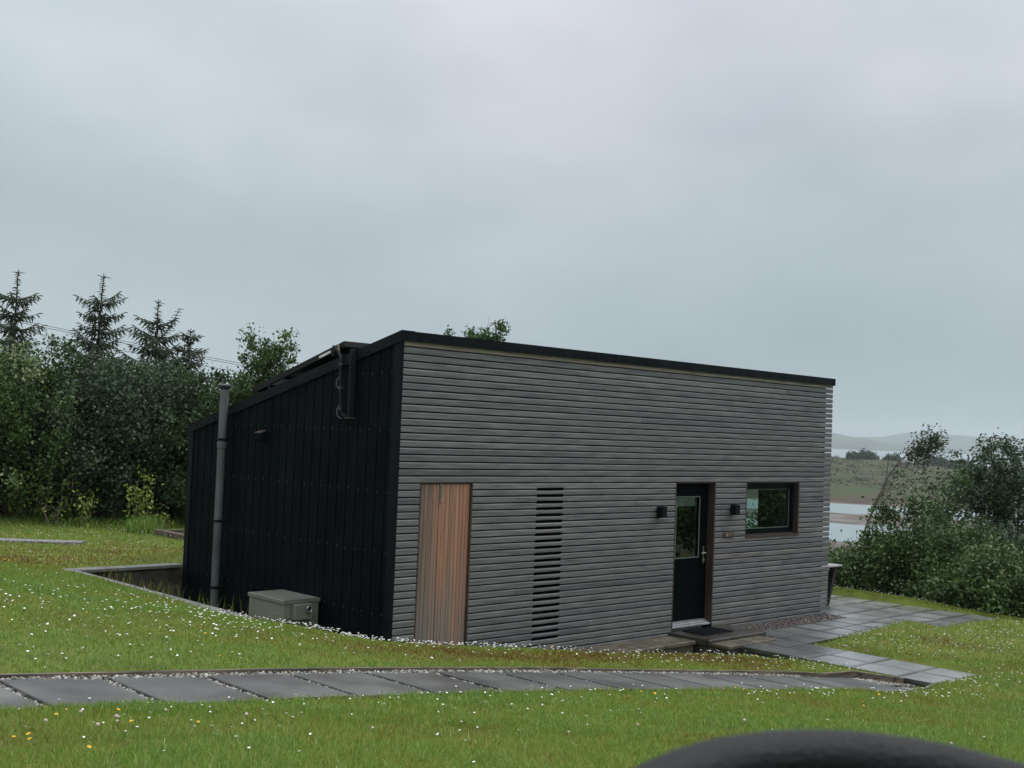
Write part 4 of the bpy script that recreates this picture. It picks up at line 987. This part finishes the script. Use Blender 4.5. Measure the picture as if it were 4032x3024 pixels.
# two trees rising behind the roof
broad('tree', pz(58.2, 24.2), [plobe(58.8, 24.2, 4.15, .38, .50), plobe(57.8, 24.2, 4.25, .34, .48), plobe(58.3, 24.2, 3.9, .55, .5), plobe(58.5, 24.3, 3.4, .8, .6), plobe(59.6, 24.3, 3.0, .55, .7), plobe(57.4, 24.4, 2.9, .8, .6), plobe(58.4, 24.4, 2.0, 1.1, .8)],
      'broadleaf tree with two upright tops rising behind the low end of the roof', 'tree', m_lf_m, per=42, cr=.15, pc=60, size=.07, stems=4, r0=.05, shell=.5)
broad('tree', pz(47.4, 26.0), [plobe(47.4, 26, 5.05, .28, .36), plobe(47.8, 26, 4.75, .42, .30), plobe(48.5, 26, 4.6, .34, .34), plobe(49.6, 26, 4.78, .26, .28), plobe(50.2, 26, 4.6, .26, .2), plobe(48, 26, 4.0, 1.2, .6), plobe(48, 26, 2.8, 1.5, 1.0)],
      'tree whose leafy tips show just above the roof edge at the middle of the house', 'tree', m_lf_m, per=70, cr=.13, pc=60, size=.07, stems=3, r0=.05, shell=.4)

# spruces
def spruce(azd, r, ztop, w, zlow, lab, fork=False, lean=0, seed=0, lead=.6):
    st = np.random.RandomState(seed); b0 = pz(azd, r); o = empty('spruce', b0); tag(o, lab, 'spruce', None)
    hh = ztop - b0[2]; tr = MB()
    def tpos(s): return np.array([lean * s * s * .3, lean * s * .1, s * hh])
    tops = [(0, 0, 1.0)]
    tr.tube([tuple(tpos(s)) for s in np.linspace(0, 1, 14)], list(.075 * (1 - np.linspace(0, 1, 14)) + .008), 7)
    Vs = []; Fs = []; cnt = 0; T_ = []
    def twig(p, d, ln, rad):
        nonlocal cnt
        d = d / (np.linalg.norm(d) + 1e-9); k = 4; ps = []
        for i in range(k):
            q = i / (k - 1); ps.append(p + d * ln * q + np.array([0, 0, -ln * .32 * q * q]))
        s = np.cross(d, [0, 0, 1.]); s = s / (np.linalg.norm(s) + 1e-9); u = np.cross(s, d)
        rad_ = [rad * .8, rad, rad * .9, rad * .25]
        vs_ = []
        for i, c in enumerate(ps):
            for a in (90, 210, 330): vs_.append(c + (s * math.cos(R_(a)) + u * math.sin(R_(a))) * rad_[i] * st.uniform(.75, 1.25))
        Vs.extend(vs_)
        for i in range(k - 1):
            for j in range(3): Fs.append((cnt + i * 3 + j, cnt + i * 3 + (j + 1) % 3, cnt + (i + 1) * 3 + (j + 1) % 3, cnt + (i + 1) * 3 + j))
        T_.extend([float(np.clip(st.normal(.5, .2), 0, 1))] * (3 * (k - 1))); cnt += 3 * k
    def branch(p, az, ln, rise):
        d = np.array([math.cos(az), math.sin(az), rise]); d /= np.linalg.norm(d); side = np.array([-d[1], d[0], 0])
        n_ = 5; ps = [p + d * ln * q + np.array([0, 0, -.22 * ln * q + .20 * ln * q * q]) for q in np.linspace(0, 1, n_)]
        tr.tube([tuple(q) for q in ps], list(np.linspace(.013, .005, n_)), 4)
        m = max(3, int(ln / .085))
        for j in range(m):
            q = (j + .6) / m; c = p + d * ln * q + np.array([0, 0, -.22 * ln * q + .20 * ln * q * q])
            sl = (.10 + .30 * (1 - q)) * min(1, ln / .7) + .05
            for sg in (-1, 1):
                dd = side * sg * .8 + d * .55 + np.array([0, 0, st.uniform(-.5, .05)]); twig(c, dd, sl * st.uniform(.7, 1.2), .017)
            if st.rand() < .75: twig(c, np.array([st.normal(0, .2), st.normal(0, .2), -.9]) + d * .5, sl * .7, .02)
        twig(ps[-1], d + np.array([0, 0, .15]), .13, .016)
    s = 0.0; z = ztop - .03
    # leader with short upturned twigs
    zz = ztop - .13
    while zz > ztop - lead - .1:
        p = tpos((zz - b0[2]) / hh); a = st.uniform(0, 6.28); kk = (ztop - zz) / lead
        for q in range(3): twig(p + np.array([0, 0, st.uniform(-.025, .025)]), np.array([math.cos(a + q * 2.1), math.sin(a + q * 2.1), st.uniform(.1, .8)]), st.uniform(.05, .11) + .06 * kk, .013)
        zz -= st.uniform(.035, .065)
    for a in np.arange(0, 6.28, 1.57): twig(tpos(1 - .10 / hh), np.array([math.cos(a), math.sin(a), st.uniform(.3, .9)]), st.uniform(.12, .24), .014)
    zz = ztop - lead - .12
    while zz > zlow:
        q = (ztop - zz) / (ztop - zlow); ln = w * (.36 + .72 * q) * st.uniform(.75, 1.1)
        p = tpos((zz - b0[2]) / hh); nb = 6 + int(2 * q); a0 = st.uniform(0, 6.28)
        for k in range(nb): branch(p + np.array([0, 0, st.uniform(-.05, .05)]), a0 + k * 6.28 / nb + st.uniform(-.25, .25), ln * st.uniform(.6, 1.15), st.uniform(.18, .45))
        zz -= .34
        for k in range(2): branch(p + np.array([0, 0, st.uniform(-.2, -.1)]), st.uniform(0, 6.28), ln * st.uniform(.3, .55), st.uniform(.1, .5))
    if fork:
        rt = cR[:2]; p0 = tpos(.80); pe = np.array([rt[0] * .52, rt[1] * .52, hh * .955])
        ps = [p0 + (pe - p0) * q + np.array([0, 0, -.12 * math.sin(q * 3.14)]) for q in np.linspace(0, 1, 6)]
        tr.tube([tuple(q) for q in ps], list(np.linspace(.02, .007, 6)), 5)
        for i, c in enumerate(np.linspace(.15, 1, 14)):
            pp = p0 + (pe - p0) * c + np.array([0, 0, -.12 * math.sin(c * 3.14)]); a = st.uniform(0, 6.28)
            for qn in range(3): twig(pp, np.array([math.cos(a + qn * 2.1), math.sin(a + qn * 2.1), .3]), .26 - .15 * c, .012)
    tr.build('trunk', m_bark, o, smooth=True)
    V_ = np.array(Vs); F_ = np.array(Fs); mesh_np('crown', V_, F_, m_need, tint=T_, parent=o)
spruce(69.66, 29.0, 6.05, 1.05, 3.0, 'spruce at the left edge of the photo with its top half showing over the trees', seed=1)
spruce(66.15, 29.0, 6.12, 1.05, 3.0, 'tall spruce with a long bare leader, second from the left', lean=.35, seed=2)
spruce(63.5, 29.0, 5.6, 1.25, 3.2, 'broad spruce with a forked double top', fork=True, seed=3, lead=.5)
spruce(62.0, 29.0, 4.95, .75, 3.2, 'smallest spruce, a thin top poking out to the right of the forked one', lean=.1, seed=4, lead=.12)

# yellow-green saplings in front of the belt
def sapling(azd, r, zt, wdt, lab, n_=9, per=26):
    b0 = pz(azd, r); o = empty('sapling', b0); tag(o, lab, 'sapling'); hh = zt - b0[2]; b = MB(); P2 = []
    for k in range(n_):
        top = np.array([rs.normal(0, wdt), rs.normal(0, wdt), hh * rs.uniform(.55, 1.0)]); pp = limb(b, (rs.normal(0, .05), rs.normal(0, .05), -.05), top, .012, .004, bend=.25, n_=7, seg=4)
        for p in pp[2:]: P2.append(p + rs.normal(0, .07, (per // 2, 3)))
    b.build('trunk', m_barkg, o); P2 = np.concatenate(P2); V, F, t = leaves(P2, .085, np.clip(rs.normal(.5, .25, len(P2)), 0, 1), elong=1.9); mesh_np('crown', V, F, m_lf_y, tint=t, parent=o)
sapling(63.75, 22.6, 1.95, .10, 'slim upright yellow green sapling standing alone on the far lawn edge', n_=4)
sapling(66.4, 22.9, 1.35, .16, 'bushy yellow green sapling left of the slim one', n_=4, per=16)
sapling(67.6, 23.2, 1.90, .35, 'wide straggly yellow green shrub with arching shoots at the left', n_=7, per=12)
sapling(62.85, 22.4, 1.0, .10, 'tiny yellow green seedling beside the raised bed', n_=2, per=8)
x = rs.normal(0, .16, 500); y = rs.normal(0, .16, 500); bx_ = pz(63.6, 22.3)
a = blades(bx_[0] + x, bx_[1] + y, rs.uniform(.12, .42, 500), rs.uniform(.010, .018, 500), np.clip(rs.normal(.75, .15, 500), 0, 1))
tag(mesh_np('grass_tuft', a[0], [a[1], a[2]], m_grass, tint=np.concatenate([a[3], a[3]])), 'tuft of long bright grass at the foot of the slim sapling', 'grass', kind='stuff')

# right-hand shrubs and trees
WIND = (-.3 * cR[0] + .0, -.3 * cR[1], .1)
WIND = (cR[0] * .9, cR[1] * .9, .35)
def shrub(az_, r_, zt, rx, lab, mat=m_lf_m, sz=.075, zb=None, **k):
    b0 = pz(az_, r_); zg = b0[2] if zb is None else zb; hh = zt - zg; rr = hh * .5
    lob = [plobe(az_, r_, zg + hh * .55, rx, hh * .45), plobe(az_ + 1.6, r_ - .2, zg + hh * .38, rx * .75, hh * .38), plobe(az_ - 1.7, r_ - .1, zg + hh * .40, rx * .75, hh * .38), plobe(az_, r_ - .5, zg + hh * .3, rx * .9, hh * .3)]
    return broad('shrub', b0, lob, lab, 'shrub', mat, per=k.pop('per', 13), cr=.27, pc=130, size=sz, stems=4, r0=.03, twigs=10, **k)
shrub(26.7, 25.0, 1.78, 1.2, 'large rounded leafy shrub behind the patio, centre of the right-hand bushes')
shrub(30.0, 24.8, .72, .95, 'low dark green shrub right beside the house corner')
shrub(32.3, 25.5, .6, 1.1, 'low shrub mostly hidden behind the house end')
shrub(34.6, 25.0, 1.35, .8, 'leafy shrub seen through the house window and its end window')
shrub(28.7, 25.4, .78, .9, 'mid height shrub between the house corner and the largest shrub')
shrub(24.3, 23.6, .85, 1.0, 'yellowish leafy shrub at the far lawn corner', mat=m_lf_m)
shrub(22.2, 23.2, 1.0, 1.2, 'mixed green and yellowish shrub at the right edge of the photo', mat=m_lf_m)
shrub(23.2, 26.0, 1.2, 1.3, 'dense shrub under the wind-blown tree at the right', mat=m_lf_g)
shrub(26.0, 27.8, 2.25, .62, 'dark upright bush behind the largest shrub', mat=m_lf_d, wind=WIND)
# wind-blown tree right
broad('tree', pz(23.9, 29), [plobe(24.7, 29, 2.4, .55, .5), plobe(23.9, 29, 2.85, .34, .36), plobe(23.1, 29, 2.5, .58, .45), plobe(22.2, 29, 2.7, .42, .4), plobe(24.4, 29, 1.7, .8, .65), plobe(23.0, 29, 1.7, .8, .55), plobe(24.2, 29, .9, .6, .6), plobe(22.6, 29, 1.0, .8, .6)],
      'wind-blown tree with pale turned leaves standing against the loch at the right', 'tree', m_lf_g, per=27, cr=.19, pc=70, size=.08, stems=5, r0=.05, wind=WIND, twigs=14)
# thin bent tree
b0 = pz(29.5, 29); o = empty('bent_tree', b0); tag(o, 'thin half-bare tree bent over to the right by the wind', 'tree'); b = MB()
def W3(az_, z, r_=29): x, y = polar(az_, r_); return np.array([x - b0[0], y - b0[1], z - b0[2]])
tr_ = [W3(29.6, .2), W3(29.35, .8), W3(28.95, 1.4), W3(28.45, 2.0), W3(27.95, 2.4), W3(27.3, 2.72), W3(26.8, 2.95)]
b.tube([(0, 0, -.2)] + [tuple(p) for p in tr_], [.035, .03, .026, .022, .018, .013, .009, .004], 6)
P2 = []
st2 = [W3(29.3, .9), W3(28.6, 1.7), W3(28.45, 2.2), W3(28.4, 2.55)]; b.tube([tuple(p) for p in st2], [.02, .016, .012, .005], 5)
for k in range(130):
    q = rs.uniform(0, 1) ** .85; i_ = min(5, int(q * 6)); p0 = tr_[i_] + (tr_[i_ + 1] - tr_[i_]) * rs.uniform(0, 1)
    v = np.array([cR[0], cR[1], 0]) * rs.uniform(.15, .75) + np.array([0, 0, rs.uniform(-.25, .30)]) + rs.normal(0, .12, 3); v = v * (1.0 if q < .6 else .75)
    pp = limb(b, p0, p0 + v, .006, .002, bend=.3, n_=4, seg=4)
    if q > .55 or rs.rand() < .25: P2.append(pp[-1] + rs.normal(0, .07, (18 if q > .6 else 4, 3))); P2.append(pp[2] + rs.normal(0, .07, (12 if q > .6 else 3, 3)))
b.build('trunk', m_barkg, o); P2 = np.concatenate(P2); V, F, t = leaves(P2, .075, np.clip(rs.normal(.55, .25, len(P2)), 0, 1), wind=WIND, elong=1.9); mesh_np('crown', V, F, m_lf_g, tint=t, parent=o)
# shrub row opposite the door (seen reflected in the panes, outside the frame)
for i, (x, y, rx, zt) in enumerate(((12.5, -7.2, 1.7, 2.9), (15.0, -9.3, 2.0, 3.6), (10.4, -8.6, 1.5, 2.8), (16.5, -6.2, 1.8, 3.2))):
    zg = float(ground_h(x, y))
    broad('shrub', (x, y, zg), [((x, y, zg + zt * .5), (rx, rx, zt * .48)), ((x + rx * .6, y - .3, zg + zt * .4), (rx * .8, rx * .8, zt * .4))], ('shrub reflected in the front door glass', 'tall shrub reflected in the window', 'rounded shrub across the lawn from the door', 'shrub beyond the patio end')[i], 'shrub', m_lf_m, per=9, cr=.3, pc=60, size=.12, stems=2, r0=.03)
# low scrub over the moor
Pc = []
for i in range(300):
    az_ = rs.uniform(19, 36); r_ = rs.uniform(430, 860); x, y = polar(az_, r_); zg = float(ground_h(x, y)); sz = rs.uniform(1.2, 4.5)
    Pc.append(np.array([x, y, zg]) + rs.normal(0, 1, (70, 3)) * np.array([sz * .5, sz, .32 + sz * .10]))
Pc = np.concatenate(Pc); V, F, t = leaves(Pc, .8, np.clip(rs.normal(.4, .25, len(Pc)), 0, 1))
tag(mesh_np('scrub', V, F, m_lf_b, tint=t), 'low dark heather and scrub dotted over the moor', 'scrub', kind='stuff')
# distant bushes on the moor
for i, (az_, wd_, ht, lab) in enumerate(((29.6, 9, 4.2, 'long low dark bush on the moor skyline, left of the bent tree'), (28.25, 5.5, 3.6, 'small dark bush on the moor skyline behind the bent tree'), (26.3, 7.5, 5.0, 'humped dark bush on the moor skyline right of the bent tree'), (25.35, 8.0, 4.0, 'flat dark bush on the moor skyline next to the wind-blown tree'))):
    x, y = polar(az_, 700); zg = float(ground_h(x, y)); rt = cR[:2]
    lob = [((x + rt[0] * s * wd_ * .55, y + rt[1] * s * wd_ * .55, zg + ht * .35), (wd_ * .5, wd_ * .4, ht * (.62 - .15 * abs(s)))) for s in (-1, -.3, .4, 1.1)]
    broad('distant_bush', (x, y, zg), lob, lab, 'bush', m_lf_d, per=.12, cr=1.6, pc=60, size=1.2, stems=3, r0=.3)

# ------------------------------------------------------------------ power lines
def wire(dz, off, lab):
    A_ = np.array([20.08, 64.25, 8.66]); B_ = np.array([32.87, 58.05, 6.72]); d_ = B_ - A_
    P0 = A_ - d_ * 2.2; P1 = B_ + d_ * 2.6; pts_ = []
    for q in np.linspace(0, 1, 24):
        p = P0 + (P1 - P0) * q; p = p + np.array([off * .3, off, dz - 1.5 * (1 - (2 * q - 1) ** 2) + 1.35]); pts_.append(tuple(p))
    b = MB(); b.tube(pts_, .019, 5); tag(b.build('power_line', m_cable), lab, 'power line', 'overhead power lines beyond the trees')
wire(0, 0, 'uppermost of the three overhead wires crossing behind the spruces')
wire(-.14, 0, 'middle overhead wire, just under the uppermost one')
wire(-.62, 0, 'lowest of the three overhead wires crossing behind the spruces')

# ------------------------------------------------------------------ top of the car's steering wheel close to the camera
def ray(u, v, d): return CAM + (cF + cR * (u - 2016) / 4584.3 - cU * (v - 1512) / 4584.3) * d
wc = ray(3775, 3826, .55)
e1 = math.cos(R_(4)) * cR - math.sin(R_(4)) * cU
e2 = .22 * (math.sin(R_(4)) * cR + math.cos(R_(4)) * cU) + .9755 * cF; e2 /= np.linalg.norm(e2)
e3 = np.cross(e1, e2)
wo_ = empty('steering_wheel', tuple(wc)); tag(wo_, 'out of focus black curved top of a car steering wheel in the lower right corner', 'steering wheel')
M_ = Matrix([[e1[0], e2[0], e3[0], wc[0]], [e1[1], e2[1], e3[1], wc[1]], [e1[2], e2[2], e3[2], wc[2]], [0, 0, 0, 1]]); wo_.matrix_world = M_
ring = [(.186 * math.cos(t), .186 * math.sin(t), 0) for t in np.linspace(0, 2 * math.pi, 97)]
b = MB(); b.tube(ring, [.0185 + .0012 * (math.sin(t * 2) > .9) for t in np.linspace(0, 2 * math.pi, 97)], 20, cap=False); b.build('rim', m_mirror, wo_, smooth=True)
b = MB(); b.lathe((0, 0, -.03), [(.03, 0), (.055, .005), (.06, .03), (.05, .04), (.02, .045)], 24); b.build('hub', m_mirror, wo_, smooth=True)
for a in (0, 180, 270):
    b = MB(); ca, sa = math.cos(R_(a)), math.sin(R_(a)); b.tube([(ca * .05, sa * .05, -.015), (ca * .11, sa * .11, -.008), (ca * .17, sa * .17, 0)], [.018, .013, .010], 10); b.build('spoke', m_mirror, wo_, smooth=True)

# ------------------------------------------------------------------ haze
hz = MB(); hz.box(-9200, 9700, -9200, 9700, -20, 175)
hm = bpy.data.materials.new('haze'); hm.use_nodes = True; nt = hm.node_tree; nt.nodes.remove(nt.nodes['Principled BSDF'])
pv = N(nt, 'ShaderNodeVolumePrincipled'); pv.inputs['Color'].default_value = (.86, .95, 1.0, 1); pv.inputs['Density'].default_value = .00015; pv.inputs['Anisotropy'].default_value = .2
L(nt, pv.outputs[0], nt.nodes['Material Output'].inputs['Volume'])
tag(hz.build('haze', hm), 'thin pale haze over the loch and far hills', 'haze', kind='stuff')
